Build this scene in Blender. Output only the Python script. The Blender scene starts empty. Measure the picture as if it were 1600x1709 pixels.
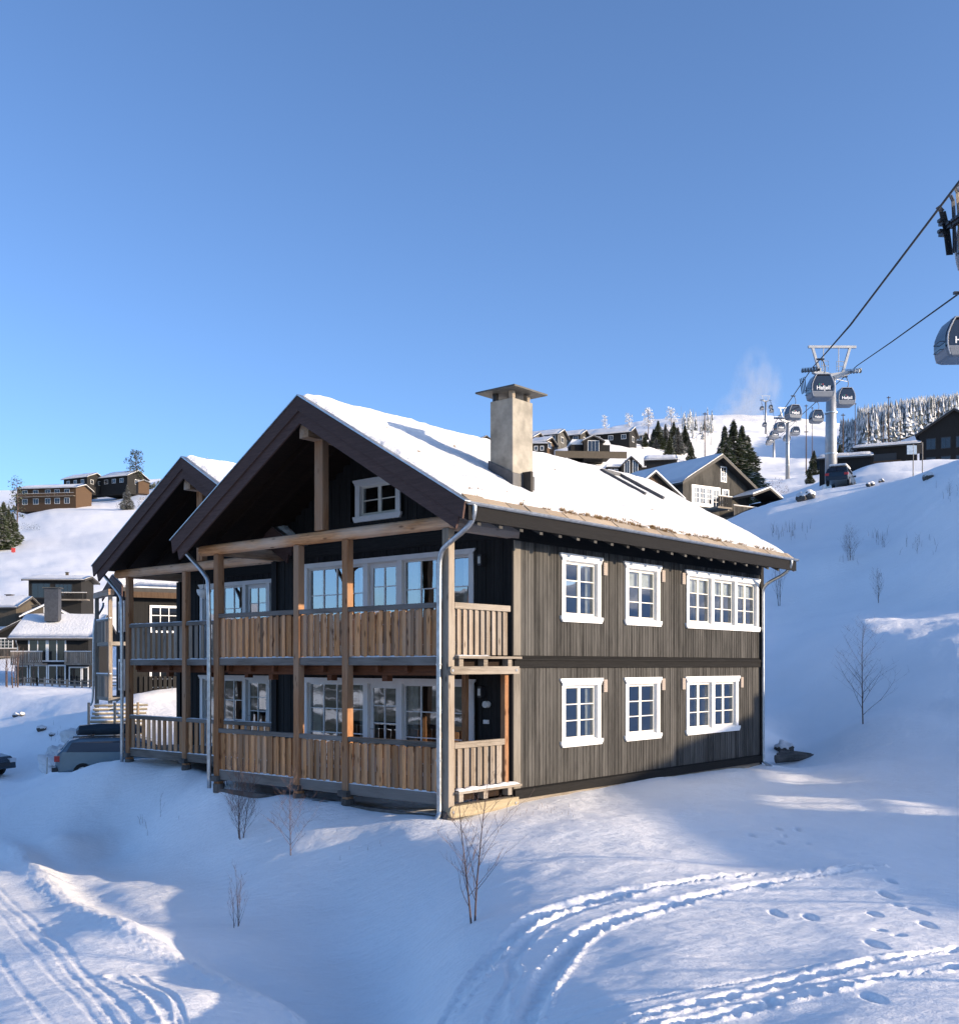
import bpy, math, random
import numpy as np
from mathutils import Vector, Matrix
R = math.radians
rnd = random.Random(7)
S = bpy.context.scene
COL = S.collection

# ------------------------------------------------------------------ camera, sky, sun, exposure
FPX, CX, Y0 = 1781.65, 767.38, 1110.55          # focal length and principal point of the 1600 px wide photograph
cam = bpy.data.cameras.new("camera"); camo = bpy.data.objects.new("camera", cam); COL.objects.link(camo)
cam.sensor_fit = 'HORIZONTAL'; cam.sensor_width = 36.0; cam.lens = 36.0 * FPX / 1600.0
cam.shift_x = (800 - CX) / 1600.0; cam.shift_y = (Y0 - 854.5) / 1600.0
cam.clip_start = 0.2; cam.clip_end = 12000
camo.location = (0, 0, 0); camo.rotation_euler = (R(90), 0, 0)
S.camera = camo
SUN_AZ, SUN_EL = 109.0, 13.0                    # clockwise from +Y
world = bpy.data.worlds.new("World"); S.world = world; world.use_nodes = True
wn = world.node_tree; bg = wn.nodes["Background"]
sky = wn.nodes.new("ShaderNodeTexSky"); sky.sky_type = 'NISHITA'; sky.sun_disc = False
sky.sun_elevation = R(SUN_EL); sky.sun_rotation = R(SUN_AZ)
sky.altitude = 2500; sky.air_density = 0.82; sky.dust_density = 8.0; sky.ozone_density = 3.4
wn.links.new(sky.outputs[0], bg.inputs[0]); bg.inputs[1].default_value = 0.15
sl = bpy.data.lights.new("sun", 'SUN'); sl.energy = 3.7; sl.angle = R(0.5); sl.color = (1.0, 0.80, 0.58)
so = bpy.data.objects.new("sun", sl); COL.objects.link(so)
sd = Vector((math.sin(R(SUN_AZ)) * math.cos(R(SUN_EL)), math.cos(R(SUN_AZ)) * math.cos(R(SUN_EL)), math.sin(R(SUN_EL))))
so.rotation_euler = sd.to_track_quat('Z', 'Y').to_euler(); so.location = (60, -20, 60)
S.view_settings.view_transform = 'Standard'; S.view_settings.look = 'None'
S.view_settings.gamma = 1.0; S.view_settings.use_curve_mapping = False
S.view_settings.exposure = 1.12
S.cycles.max_bounces = 6; S.cycles.transparent_max_bounces = 12

# ------------------------------------------------------------------ helpers
class MB:
    """collects shapes, builds ONE mesh object"""
    def __init__(s): s.v = []; s.f = []; s.mi = []; s.cur = 0
    def add(s, vs, fs):
        o = len(s.v); s.v.extend(vs); s.f.extend([tuple(i + o for i in f) for f in fs]); s.mi.extend([s.cur] * len(fs)); return s
    def box(s, x0, x1, y0, y1, z0, z1):
        if x0 > x1: x0, x1 = x1, x0
        if y0 > y1: y0, y1 = y1, y0
        if z0 > z1: z0, z1 = z1, z0
        return s.add([(x0,y0,z0),(x1,y0,z0),(x1,y1,z0),(x0,y1,z0),(x0,y0,z1),(x1,y0,z1),(x1,y1,z1),(x0,y1,z1)],
                     [(0,3,2,1),(4,5,6,7),(0,1,5,4),(1,2,6,5),(2,3,7,6),(3,0,4,7)])
    def prism(s, pts, fn, a, b):
        """polygon pts (p,q) extruded from a to b; fn(p,q,w)->xyz"""
        n = len(pts)
        return s.add([fn(p, q, a) for p, q in pts] + [fn(p, q, b) for p, q in pts],
                     [tuple(range(n)), tuple(range(2*n-1, n-1, -1))] + [(i, i+n, (i+1) % n + n, (i+1) % n) for i in range(n)])
    def tube(s, pts, rad, n=8, cap=True):
        pts = [Vector(p) for p in pts]
        if not isinstance(rad, (list, tuple)): rad = [rad] * len(pts)
        vs = []; prev = None
        for i, p in enumerate(pts):
            d = (pts[min(i+1, len(pts)-1)] - pts[max(i-1, 0)])
            d = d.normalized() if d.length > 1e-9 else Vector((0,0,1))
            a = prev if prev is not None else (Vector((0,0,1)) if abs(d.z) < .9 else Vector((1,0,0)))
            a = (a - d * a.dot(d)); a = a.normalized() if a.length > 1e-6 else d.orthogonal().normalized()
            prev = a; b = d.cross(a)
            for k in range(n):
                t = 2*math.pi*k/n
                vs.append(tuple(p + (a*math.cos(t) + b*math.sin(t)) * rad[i]))
        fs = [(i*n+k, i*n+(k+1) % n, (i+1)*n+(k+1) % n, (i+1)*n+k) for i in range(len(pts)-1) for k in range(n)]
        if cap: fs += [tuple(range(n-1, -1, -1)), tuple((len(pts)-1)*n + k for k in range(n))]
        return s.add(vs, fs)
    def beam(s, a, b, w, h):
        a = Vector(a); b = Vector(b); d = (b-a).normalized()
        up = Vector((0,0,1)) if abs(d.z) < .95 else Vector((0,1,0))
        x = d.cross(up).normalized(); y = x.cross(d)
        vs = []
        for p in (a, b):
            for sx, sy in ((-1,-1),(1,-1),(1,1),(-1,1)): vs.append(tuple(p + x*sx*w/2 + y*sy*h/2))
        return s.add(vs, [(0,1,2,3),(7,6,5,4),(0,4,5,1),(1,5,6,2),(2,6,7,3),(3,7,4,0)])
    def mesh(s, name, mats, smooth=False):
        me = bpy.data.meshes.new(name); me.from_pydata(s.v, [], s.f)
        if not isinstance(mats, (list, tuple)): mats = [mats]
        for m in mats: me.materials.append(m)
        if len(mats) > 1: me.polygons.foreach_set("material_index", s.mi)
        if smooth: me.polygons.foreach_set("use_smooth", [True]*len(me.polygons))
        me.validate(); me.update(); return me
    def build(s, name, mats, parent=None, smooth=False, bevel=0, loc=None, rot=None, label=None):
        return mk(name, s.mesh(name, mats, smooth), parent, loc, rot, label, bevel)
def mk(name, me, parent=None, loc=None, rot=None, label=None, bevel=0, scale=None):
    o = bpy.data.objects.new(name, me); COL.objects.link(o)
    if parent: o.parent = parent
    if loc is not None: o.location = loc
    if rot is not None: o.rotation_euler = rot if hasattr(rot, '__len__') else (0, 0, rot)
    if scale is not None: o.scale = scale if hasattr(scale, '__len__') else (scale,)*3
    if label: o["label"] = label
    if bevel:
        b = o.modifiers.new("bevel", 'BEVEL'); b.width = bevel; b.segments = 1; b.limit_method = 'ANGLE'
    return o
def tag(o, label=None, cat=None, group=None, kind=None):
    if label: o["label"] = label
    if cat: o["category"] = cat
    if group: o["group"] = group
    if kind: o["kind"] = kind
    return o
def empty(name, loc=(0,0,0), rz=0, scale=None):
    o = bpy.data.objects.new(name, None); COL.objects.link(o); o.location = loc; o.rotation_euler = (0,0,rz); o.empty_display_size = .3
    if scale is not None: o.scale = (scale,)*3 if not hasattr(scale, '__len__') else scale
    return o
CH = {}
def kids(o): return [c for c in o.children]
def copy_tree(o, loc=None, rz=None, scale=None, parent=None, name=None):
    c = o.copy(); COL.objects.link(c); c.parent = parent
    if loc is not None: c.location = loc
    if rz is not None: c.rotation_euler = (0,0,rz)
    if scale is not None: c.scale = (scale,)*3 if not hasattr(scale, '__len__') else scale
    for k in kids(o): copy_tree(k, parent=c)
    return c

# ------------------------------------------------------------------ materials
def new_mat(name):
    m = bpy.data.materials.new(name); m.use_nodes = True
    n = m.node_tree; b = n.nodes["Principled BSDF"]; return m, n, b
def N(n, t, **kw):
    x = n.nodes.new(t)
    for k, v in kw.items(): setattr(x, k, v)
    return x
def noise(n, scale, detail=4, rough=.55, vec=None, mapscale=None):
    t = N(n, "ShaderNodeTexNoise"); t.inputs["Scale"].default_value = scale; t.inputs["Detail"].default_value = detail; t.inputs["Roughness"].default_value = rough
    if mapscale is not None or vec is not None:
        if vec is None: vec = N(n, "ShaderNodeTexCoord").outputs["Object"]
        if mapscale is not None:
            mp = N(n, "ShaderNodeMapping"); mp.inputs["Scale"].default_value = mapscale; n.links.new(vec, mp.inputs["Vector"]); vec = mp.outputs[0]
        n.links.new(vec, t.inputs["Vector"])
    return t
def ramp(n, fac, stops):
    r = N(n, "ShaderNodeValToRGB"); e = r.color_ramp.elements
    while len(e) < len(stops): e.new(.5)
    for i, (p, c) in enumerate(stops): e[i].position = p; e[i].color = (*c, 1) if len(c) == 3 else c
    n.links.new(fac, r.inputs[0]); return r
def bump(n, b, h, strength, dist=.02, prev=None):
    u = N(n, "ShaderNodeBump"); u.inputs["Strength"].default_value = strength; u.inputs["Distance"].default_value = dist
    n.links.new(h, u.inputs["Height"])
    if prev: n.links.new(prev.outputs[0], u.inputs["Normal"])
    n.links.new(u.outputs[0], b.inputs["Normal"]); return u
def wood(name, dark, light, axis='z', scale=1.0, rough=.75, var=.25, weather=None, wamt=.5, knots=False):
    m, n, b = new_mat(name)
    co = N(n, "ShaderNodeTexCoord").outputs["Object"]
    oi = N(n, "ShaderNodeObjectInfo")
    off = N(n, "ShaderNodeVectorMath", operation='SCALE'); n.links.new(oi.outputs["Random"], off.inputs["Scale"]); off.inputs[0].default_value = (37, 17, 53)
    ad = N(n, "ShaderNodeVectorMath", operation='ADD'); n.links.new(co, ad.inputs[0]); n.links.new(off.outputs[0], ad.inputs[1])
    st = {'x': (.6, 14, 14), 'y': (14, .6, 14), 'z': (14, 14, .6)}[axis]
    g = noise(n, 2.0*scale, 6, .65, ad.outputs[0], st)
    g2 = noise(n, 9*scale, 4, .6, ad.outputs[0], st)
    blot = noise(n, 1.1, 3, .6, ad.outputs[0], {'x': (.35,1,1), 'y': (1,.35,1), 'z': (1,1,.35)}[axis])
    mx = N(n, "ShaderNodeMath", operation='ADD'); n.links.new(g.outputs[0], mx.inputs[0]); n.links.new(g2.outputs[0], mx.inputs[1])
    mx2 = N(n, "ShaderNodeMath", operation='MULTIPLY'); n.links.new(mx.outputs[0], mx2.inputs[0]); mx2.inputs[1].default_value = .5
    r = ramp(n, mx2.outputs[0], [(.33, dark), (.68, light)])
    colr = r.outputs[0]
    if weather:
        wr = ramp(n, blot.outputs[0], [(.42, (0,0,0)), (.62, (1,1,1))])
        mm = N(n, "ShaderNodeMath", operation='MULTIPLY'); n.links.new(wr.outputs[0], mm.inputs[0]); mm.inputs[1].default_value = wamt
        mix = N(n, "ShaderNodeMix", data_type='RGBA'); n.links.new(mm.outputs[0], mix.inputs["Factor"]); n.links.new(colr, mix.inputs["A"]); mix.inputs["B"].default_value = (*weather, 1); colr = mix.outputs["Result"]
    if knots:
        kn = N(n, "ShaderNodeTexVoronoi"); kn.inputs["Scale"].default_value = 1.0
        mp = N(n, "ShaderNodeMapping"); mp.inputs["Scale"].default_value = {'x': (2.2,7,7), 'y': (7,2.2,7), 'z': (7,7,2.2)}[axis]; n.links.new(ad.outputs[0], mp.inputs[0]); n.links.new(mp.outputs[0], kn.inputs["Vector"])
        kr = ramp(n, kn.outputs["Distance"], [(.08, (.25,.2,.17)), (.2, (1,1,1))])
        mix = N(n, "ShaderNodeMix", data_type='RGBA', blend_type='MULTIPLY'); mix.inputs["Factor"].default_value = .8; n.links.new(colr, mix.inputs["A"]); n.links.new(kr.outputs[0], mix.inputs["B"]); colr = mix.outputs["Result"]
    hs = N(n, "ShaderNodeHueSaturation")
    mr = N(n, "ShaderNodeMapRange"); mr.inputs["To Min"].default_value = 1-var; mr.inputs["To Max"].default_value = 1+var
    n.links.new(oi.outputs["Random"], mr.inputs["Value"]); n.links.new(mr.outputs[0], hs.inputs["Value"]); n.links.new(colr, hs.inputs["Color"])
    n.links.new(hs.outputs[0], b.inputs["Base Color"])
    b.inputs["Roughness"].default_value = rough; b.inputs["Specular IOR Level"].default_value = .12
    bump(n, b, mx.outputs[0], .35, .01); return m
def plain(name, c, rough=.6, metal=0, var=.0, nscale=6, bmp=0, spec=.5):
    m, n, b = new_mat(name); b.inputs["Roughness"].default_value = rough; b.inputs["Metallic"].default_value = metal; b.inputs["Specular IOR Level"].default_value = spec
    co = N(n, "ShaderNodeTexCoord").outputs["Object"]
    t = noise(n, nscale, 5, .6, co)
    lo = tuple(max(0, x*(1-max(var, .04))) for x in c); hi = tuple(min(1, x*(1+max(var, .04))) for x in c)
    r = ramp(n, t.outputs[0], [(.35, lo), (.65, hi)]); n.links.new(r.outputs[0], b.inputs["Base Color"])
    if bmp: bump(n, b, t.outputs[0], bmp, .01)
    return m
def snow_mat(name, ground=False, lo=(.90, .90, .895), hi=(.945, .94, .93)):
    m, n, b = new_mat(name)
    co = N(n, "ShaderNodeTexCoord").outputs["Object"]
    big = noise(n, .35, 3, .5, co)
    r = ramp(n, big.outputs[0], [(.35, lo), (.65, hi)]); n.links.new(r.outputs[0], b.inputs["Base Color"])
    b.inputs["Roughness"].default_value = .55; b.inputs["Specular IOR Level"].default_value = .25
    f1 = noise(n, 55, 4, .75, co)
    f2 = noise(n, 4.5, 5, .6, co, (1, 1.6, 1) if ground else None)
    u1 = bump(n, b, f2.outputs[0], .35 if ground else .6, .12)
    u2 = bump(n, b, f1.outputs[0], .45, .014, u1)
    return m
def glass_mat(name, tint=(.02,.03,.04), refl=.06):
    m, n, b = new_mat(name); n.nodes.remove(b); out = n.nodes["Material Output"]
    tr = N(n, "ShaderNodeBsdfTransparent"); tr.inputs[0].default_value = (.75,.8,.8,1)
    gl = N(n, "ShaderNodeBsdfGlossy"); gl.inputs["Roughness"].default_value = .01; gl.inputs[0].default_value = (.9,.95,1,1)
    fr = N(n, "ShaderNodeFresnel"); fr.inputs[0].default_value = 1.5
    mr = N(n, "ShaderNodeMapRange"); mr.inputs["From Max"].default_value = 1; mr.inputs["To Min"].default_value = refl; mr.inputs["To Max"].default_value = 1
    co = N(n, "ShaderNodeTexCoord").outputs["Object"]
    oi = N(n, "ShaderNodeObjectInfo")
    t = noise(n, 1.6, 2, .5, co); bu = N(n, "ShaderNodeBump"); bu.inputs["Strength"].default_value = .10; bu.inputs["Distance"].default_value = .015
    n.links.new(t.outputs[0], bu.inputs["Height"]); n.links.new(bu.outputs[0], gl.inputs["Normal"])
    mix = N(n, "ShaderNodeMixShader"); n.links.new(fr.outputs[0], mr.inputs[0]); n.links.new(mr.outputs[0], mix.inputs[0]); n.links.new(tr.outputs[0], mix.inputs[1]); n.links.new(gl.outputs[0], mix.inputs[2])
    n.links.new(mix.outputs[0], out.inputs[0]); return m
def dark_glass(name, c=(.01,.013,.018), rough=.03):
    m = plain(name, c, rough, spec=.9); return m

MT = {}
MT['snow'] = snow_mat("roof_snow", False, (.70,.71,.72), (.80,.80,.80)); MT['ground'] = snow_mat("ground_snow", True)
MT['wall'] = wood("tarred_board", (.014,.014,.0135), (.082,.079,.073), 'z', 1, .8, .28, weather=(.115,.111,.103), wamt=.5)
MT['wallx'] = wood("tarred_trim", (.008,.0078,.0075), (.022,.021,.020), 'x', 1, .8, .15)
MT['wally'] = wood("tarred_trim_cross", (.012,.0115,.011), (.034,.032,.030), 'y', 1, .8, .15)
MT['fascia'] = wood("fascia_paint", (.005,.005,.0055), (.011,.0105,.011), 'x', 1, .7, .1)
MT['wallshade'] = wood("shaded_or_black_board", (.011,.011,.011), (.030,.0295,.029), 'z', 1, .8, .2)  # tarred board with shade put into its colour; black houses use it too
MT['corner'] = wood("weathered_corner", (.05,.047,.042), (.19,.17,.14), 'z', 1, .8, .2, weather=(.22,.2,.17), wamt=.6)
MT['barge'] = wood("brown_barge", (.058,.035,.030), (.11,.068,.058), 'y', 1, .7, .08)
MT['soffit'] = wood("soffit_board", (.012,.008,.006), (.030,.018,.012), 'x', 1, .8, .1)
MT['slat'] = wood("pine_slat", (.24,.10,.04), (.80,.40,.17), 'z', 1.3, .75, .36, weather=(.36,.25,.17), wamt=.75, knots=True)
MT['slatgrey'] = wood("grey_slat", (.11,.085,.062), (.34,.275,.21), 'z', 1, .75, .26, weather=(.27,.245,.215), wamt=.7, knots=True)
MT['post'] = wood("pine_post", (.15,.062,.028), (.50,.25,.115), 'z', 1, .7, .15, weather=(.30,.20,.13), wamt=.7, knots=True)
MT['postpale'] = wood("pale_post", (.13,.10,.075), (.36,.30,.23), 'z', 1, .7, .15, weather=(.32,.29,.25), wamt=.6, knots=True)
MT['log'] = wood("log_beam", (.28,.11,.04), (.74,.38,.17), 'y', .8, .65, .12, weather=(.60,.46,.34), wamt=.7, knots=True)
MT['logx'] = wood("log_beam_side", (.16,.078,.038), (.50,.33,.2), 'x', .8, .65, .12, weather=(.5,.43,.37), wamt=.7, knots=True)
MT['beamgrey'] = wood("grey_beam", (.05,.043,.036), (.20,.17,.14), 'y', .8, .75, .1, weather=(.22,.205,.19), wamt=.6)
MT['beamgreyx'] = wood("grey_beam_side", (.10,.085,.065), (.33,.28,.225), 'x', .8, .75, .1, weather=(.34,.31,.27), wamt=.6)
MT['red'] = wood("red_beam", (.07,.025,.012), (.19,.07,.03), 'y', 1, .7, .1)
MT['pale'] = wood("impregnated_plank", (.25,.205,.13), (.44,.37,.25), 'x', 1, .7, .08)
MT['eave'] = wood("turf_board", (.20,.155,.11), (.40,.325,.245), 'x', 1, .75, .2, weather=(.33,.29,.24), wamt=.6)
MT['vent'] = plain("plastic_vent", (.30,.25,.21), .6)
MT['white'] = plain("white_paint", (.72,.72,.71), .45, var=.03, nscale=3)
MT['cream'] = plain("cream_sash", (.74,.71,.62), .45, var=.03)
MT['glass'] = glass_mat("window_glass", refl=.25)
MT['dglass'] = dark_glass("far_glass")
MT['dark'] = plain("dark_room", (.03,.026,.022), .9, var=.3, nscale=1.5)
MT['curtain'] = plain("curtain", (.55,.55,.52), .9, var=.1)
MT['zinc'] = plain("zinc", (.42,.44,.45), .33, .85, var=.18, nscale=9)
MT['steel'] = plain("tower_steel", (.30,.31,.32), .42, .55, var=.12, nscale=2)
MT['tyre'] = plain("tyre", (.015,.015,.015), .9)
MT['flash'] = plain("lead_flashing", (.07,.072,.078), .55, .3, var=.2)
MT['render'] = plain("chimney_render", (.27,.25,.21), .9, var=.28, nscale=2.6, bmp=.3)
MT['slate'] = plain("slate_slab", (.06,.06,.055), .7, var=.25, nscale=5, bmp=.3)
MT['black'] = plain("black_plastic", (.02,.02,.022), .4)
MT['stone'] = plain("dark_stone", (.08,.075,.07), .9, var=.4, nscale=4, bmp=.6)
MT['grass'] = plain("dry_grass", (.25,.16,.07), .95, var=.4, nscale=20)
MT['bark'] = plain("bark", (.085,.055,.045), .9, var=.35, nscale=12)
MT['twig'] = plain("red_twig", (.10,.062,.052), .8, var=.3, nscale=12)

# ------------------------------------------------------------------ terrain
def pxw(px, py, Y): return ((px-CX)/FPX*Y, Y, (Y0-py)/FPX*Y)
cols = {
 -250: [(10,1840),(14,1640),(20,1480),(30,1362),(45,1290),(60,1262),(80,1225),(110,1180),(150,1110),(200,1040),(280,960),(380,900),(460,870),(600,862),(900,880)],
 0: [(7,1960),(10.5,1709),(13.2,1620),(17.2,1535),(20.8,1478),(25,1440),(29,1400),(36,1345),(43,1304),(50,1278),(55,1248),(61,1205),(68,1170),(76,1155),(86,1146),(100,1122),(115,1098),(150,1022),(200,975),(260,930),(330,893),(400,870),(460,855),(600,850),(900,880)],
 100: [(7,1960),(10.4,1709),(13,1622),(15.6,1565),(17.6,1525),(18.6,1515),(22.5,1450),(26,1393),(30.5,1335),(35,1301),(38,1309),(44,1293),(49,1270),(53,1235),(58,1195),(64,1165),(75,1155),(88,1147),(100,1140),(130,1060),(170,1005),(220,960),(280,915),(350,865),(390,846),(430,838),(480,835),(700,860)],
 160: [(31.5,1281),(33.5,1275),(36,1290)],
 200: [(7,1960),(10.3,1709),(12.3,1635),(14.3,1580),(15.6,1546),(16.8,1533),(19.7,1490),(22.8,1455),(25.4,1422),(27.8,1375),(29.6,1325),(30.6,1284),(31.2,1271),(34,1284),(38.5,1284),(40.2,1262),(41.6,1215),(43,1180),(45,1169),(50,1167),(60,1160),(72,1155),(85,1150),(110,1132),(140,1070),(180,1010),(230,950),(280,905),(340,868),(390,846),(430,832),(480,828),(700,850)],
 330: [(7,1960),(9.8,1728),(10.6,1692),(11.3,1660),(12.1,1652),(14.4,1602),(17.4,1535),(20.6,1465),(22.7,1405),(24.6,1350),(26.3,1306)],
 450: [(8,1890),(10.6,1728),(11.1,1700),(11.8,1685),(13.8,1630),(16,1570),(18.3,1495),(20.3,1425),(22,1368),(23.4,1330)],
 580: [(8.5,1900),(11.5,1735),(13,1670),(15,1600),(17.2,1510),(19,1440),(20.4,1387),(21.5,1350),(22,1339)],
 680: [(7,1980),(10.2,1745),(12,1668),(13.8,1590),(15.8,1500),(17.8,1430),(19.4,1386),(21,1353)],
 760: [(5,2140),(8.5,1730),(10,1655),(12,1567),(13.5,1518),(16,1440),(18.5,1391),(20.2,1366)],
 855: [(3,2400),(5,2000),(8,1712),(10,1607),(12.8,1502),(16,1422),(19,1372),(21.3,1344)],
 1000: [(3,2300),(5,1880),(7.4,1700),(9.3,1602),(12,1502),(16.5,1402),(20,1353),(23.3,1322)],
 1130: [(7,1700),(9,1590),(12,1490),(16,1405),(20,1350),(26,1300)],
 1270: [(3,2200),(5,1840),(6.6,1712),(8.6,1602),(11.4,1502),(14.2,1440),(17.5,1387),(22,1340),(27,1300),(29.5,1280),(34,1262),(40,1190)],
 1320: [(31,1285),(36,1240),(42,1160),(50,1060),(60,960),(70,890),(80,830)],
 1430: [(3,2100),(6.2,1712),(8.2,1602),(11,1502),(13.2,1445),(17,1400),(22,1345),(28,1282),(33,1212),(40,1105),(43.5,1051),(45.5,1040),(49,1028),(51,1018),(56,965),(65,892),(74,838),(80,806)],
 1530: [(40.5,1056),(42.5,1042),(46.5,1027),(48.5,1014),(54,930),(61,858),(70,795)],
 1600: [(3,2060),(6,1712),(8,1602),(11,1505),(14,1472),(18,1402),(25,1302),(31,1205),(36,1105),(38.5,1056),(40.5,1041),(44,1026),(46,1012),(50,915),(56,830),(61,787)],
 # far field
 290: [(36,1275),(40,1235),(42.5,1185),(45,1169),(55,1155),(75,1140)],
 400: [(280,900),(350,860),(400,830),(450,815),(520,812),(800,840)],
 260: [(380,842),(430,815),(480,803),(560,800),(800,830)],
 600: [(60,1100),(120,1010),(200,930),(300,860),(400,820),(520,812),(800,830)],
 800: [(45,1090),(70,1040),(120,950),(200,850),(300,790),(400,770),(520,770)],
 950: [(60,1030),(100,935),(150,850),(200,795),(230,773),(260,757),(300,742),(350,735),(420,733),(600,745)],
 1050: [(60,1010),(100,920),(150,850),(200,802),(230,785),(260,764),(300,748),(350,735),(420,725),(500,723),(700,735)],
 1150: [(60,985),(90,905),(120,860),(160,835),(200,812),(300,776),(400,750),(500,722),(650,700),(800,694),(1100,705)],
 1240: [(60,975),(70,912),(78,868),(84,853)],
 1260: [(100,862),(120,853),(160,832),(220,808),(300,797),(415,782),(480,752),(545,727),(650,706),(750,698),(1100,708)],
 1380: [(60,925),(70,868),(79,818),(88,826),(100,815),(112,812),(150,822),(220,800),(300,790),(415,775),(480,752),(545,735),(650,722),(750,716),(1100,725)],
 1440: [(84,806),(95,792),(108,779),(125,781),(150,795),(200,790)],
 1500: [(60,890),(66,842),(72,806),(77,797),(84,796),(100,789),(125,785),(150,782),(220,765),(300,748),(415,728),(500,716),(650,710),(1100,720)],
 1601: [(80,790),(95,788),(140,785),(160,775),(220,755),(300,740),(415,720),(500,712),(650,708),(1100,715)],
}
ctrl = [pxw(px, py, Y) for px, l in cols.items() for Y, py in l]
HA = R(48.726)                                  # heading of the house's long wall
U = Vector((math.cos(HA), math.sin(HA), 0)); V = Vector((-math.sin(HA), math.cos(HA), 0)); C0 = Vector((1.063, 21.5, 0))
def hw(s, t, z=0): return tuple(C0 + U*s + V*t + Vector((0,0,z)))
for s, t, z in ((0,0,-2.78),(1.5,0,-2.76),(3,0,-2.74),(6,0,-2.72),(9,0,-2.71),(11.3,0,-2.71),(3,-.6,-2.77),(6,-.6,-2.76),(9,-.6,-2.76),(-1.9,.1,-2.86),(-1.9,2.8,-2.83),(-1.9,5,-2.82),(-1.9,7.2,-2.8),(-.9,3,-3.1),(-.9,6,-3.1),(0,7.5,-2.95),
                (.23,8,-2.85),(.23,11.6,-2.85),(.23,14.6,-2.82),(1.2,11,-3.1),(5,4,-2.95),(8,4,-2.9),(11.5,4,-2.8),(11,8,-2.8),(6,9,-2.9),(3,14.5,-3.0),(8,13,-2.9),(13,6,-2.4),(16,3,-1.8)):
    ctrl.append(hw(s, t, z))
ctrl += [(0,1.2,-1.72),(3,1,-1.66),(-2,1,-2.0),(1,-3,-1.7),(-2.5,3.5,-2.9),(-5,2,-4.0),(-7,8,-4.05),(-12,4,-4.4),(-12,14,-4.3),(-30,6,-7.5),(-30,22,-7.2),(-70,10,-15),(-70,50,-11),(-160,20,-28),(-160,120,-18),(-300,60,-40),(-300,300,-20),(-10,-15,-5),(10,-15,-1.6),(40,-20,0),(-60,-40,-14),
         (7,4,-1.75),(9,8,-2.1),(12,11,-2.3),(14,17,-2.2),(19,13,-1.5),(18,24,-1.25),(18,5,-1.2),(25,4,.3),(25,12,.4),(24,20,.5),(27,30,2.8),(33,6,1.3),(33,16,1.6),(33,24,2.4),(28,41,3.3),(34,39,3.8),(45,36,4.2),(31,47,7.6),(39,46,9.5),(36,55,12.5),(46,60,14.5),(44,10,1.6),(50,30,5),(70,15,2),(90,60,10),(130,40,6),(150,150,22),(300,250,60),(500,500,100),(120,-40,0),(300,100,10),(700,200,20)]
ctrl = np.array(ctrl)
def warp(X, Y):
    r = np.hypot(X, Y); th = np.arctan2(X, Y)
    return th*1.15, np.log(r+4), r
def tps(d2): return np.where(d2 > 1e-12, .5*d2*np.log(np.maximum(d2, 1e-12)), 0)
ca, cb, cr = warp(ctrl[:,0], ctrl[:,1]); cz = ctrl[:,2]/(cr+12)
n_ = len(ca); K = tps((ca[:,None]-ca)**2 + (cb[:,None]-cb)**2) + np.eye(n_)*1.2e-4
Pm = np.c_[np.ones(n_), ca, cb]; A = np.block([[K, Pm],[Pm.T, np.zeros((3,3))]])
wts = np.linalg.solve(A, np.r_[cz, 0, 0, 0])
def base_z(X, Y):
    X = np.asarray(X, float).ravel(); Y = np.asarray(Y, float).ravel(); a, b, r = warp(X, Y); out = np.empty(len(X))
    for i in range(0, len(X), 20000):
        j = slice(i, i+20000)
        out[j] = tps((a[j,None]-ca)**2 + (b[j,None]-cb)**2) @ wts[:n_] + wts[n_] + wts[n_+1]*a[j] + wts[n_+2]*b[j]
    return out*(r+12)
# value noise
_rs = np.random.RandomState(3); _tab = _rs.rand(256, 256)
def vnoise(x, y):
    xi = np.floor(x).astype(int); yi = np.floor(y).astype(int); fx = x-xi; fy = y-yi; fx = fx*fx*(3-2*fx); fy = fy*fy*(3-2*fy)
    g = lambda i, j: _tab[i % 256, j % 256]
    return (g(xi,yi)*(1-fx)+g(xi+1,yi)*fx)*(1-fy) + (g(xi,yi+1)*(1-fx)+g(xi+1,yi+1)*fx)*fy - .5
def fbm(x, y, o=4):
    s = 0; a = 1
    for k in range(o): s = s + a*vnoise(x*2**k+17*k, y*2**k+31*k); a *= .5
    return s
def hit(px, py, lo=4.0, hi=60.0):
    """ground point under a pixel of the photograph (first one met going outward)"""
    Ys = np.linspace(lo, hi, 1400); X = (px-CX)/FPX*Ys; z = base_z(X, Ys); p = Y0 - FPX*z/Ys
    k = np.where(p <= py)[0]; i = k[0] if len(k) else len(Ys)-1
    return X[i], Ys[i]
def track(pts): return np.array([hit(*p) for p in pts])
def seg_dist(X, Y, P):
    best = np.full(X.shape, 1e9); along = np.zeros(X.shape); side = np.zeros(X.shape); acc = 0
    for a, b in zip(P[:-1], P[1:]):
        d = b-a; L = max(np.hypot(*d), 1e-6); t = np.clip(((X-a[0])*d[0]+(Y-a[1])*d[1])/L**2, 0, 1)
        dx = X-(a[0]+t*d[0]); dy = Y-(a[1]+t*d[1]); q = np.hypot(dx, dy); m = q < best
        best[m] = q[m]; along[m] = (acc+t*L)[m]; side[m] = np.sign(dx*d[1]-dy*d[0])[m]; acc += L
    return best, along, side
def smooth_line(P, k=2):
    for _ in range(k):
        Q = [P[0]]
        for a, b in zip(P[:-1], P[1:]): Q += [a*.75+b*.25, a*.25+b*.75]
        Q.append(P[-1]); P = np.array(Q)
    return P
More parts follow.
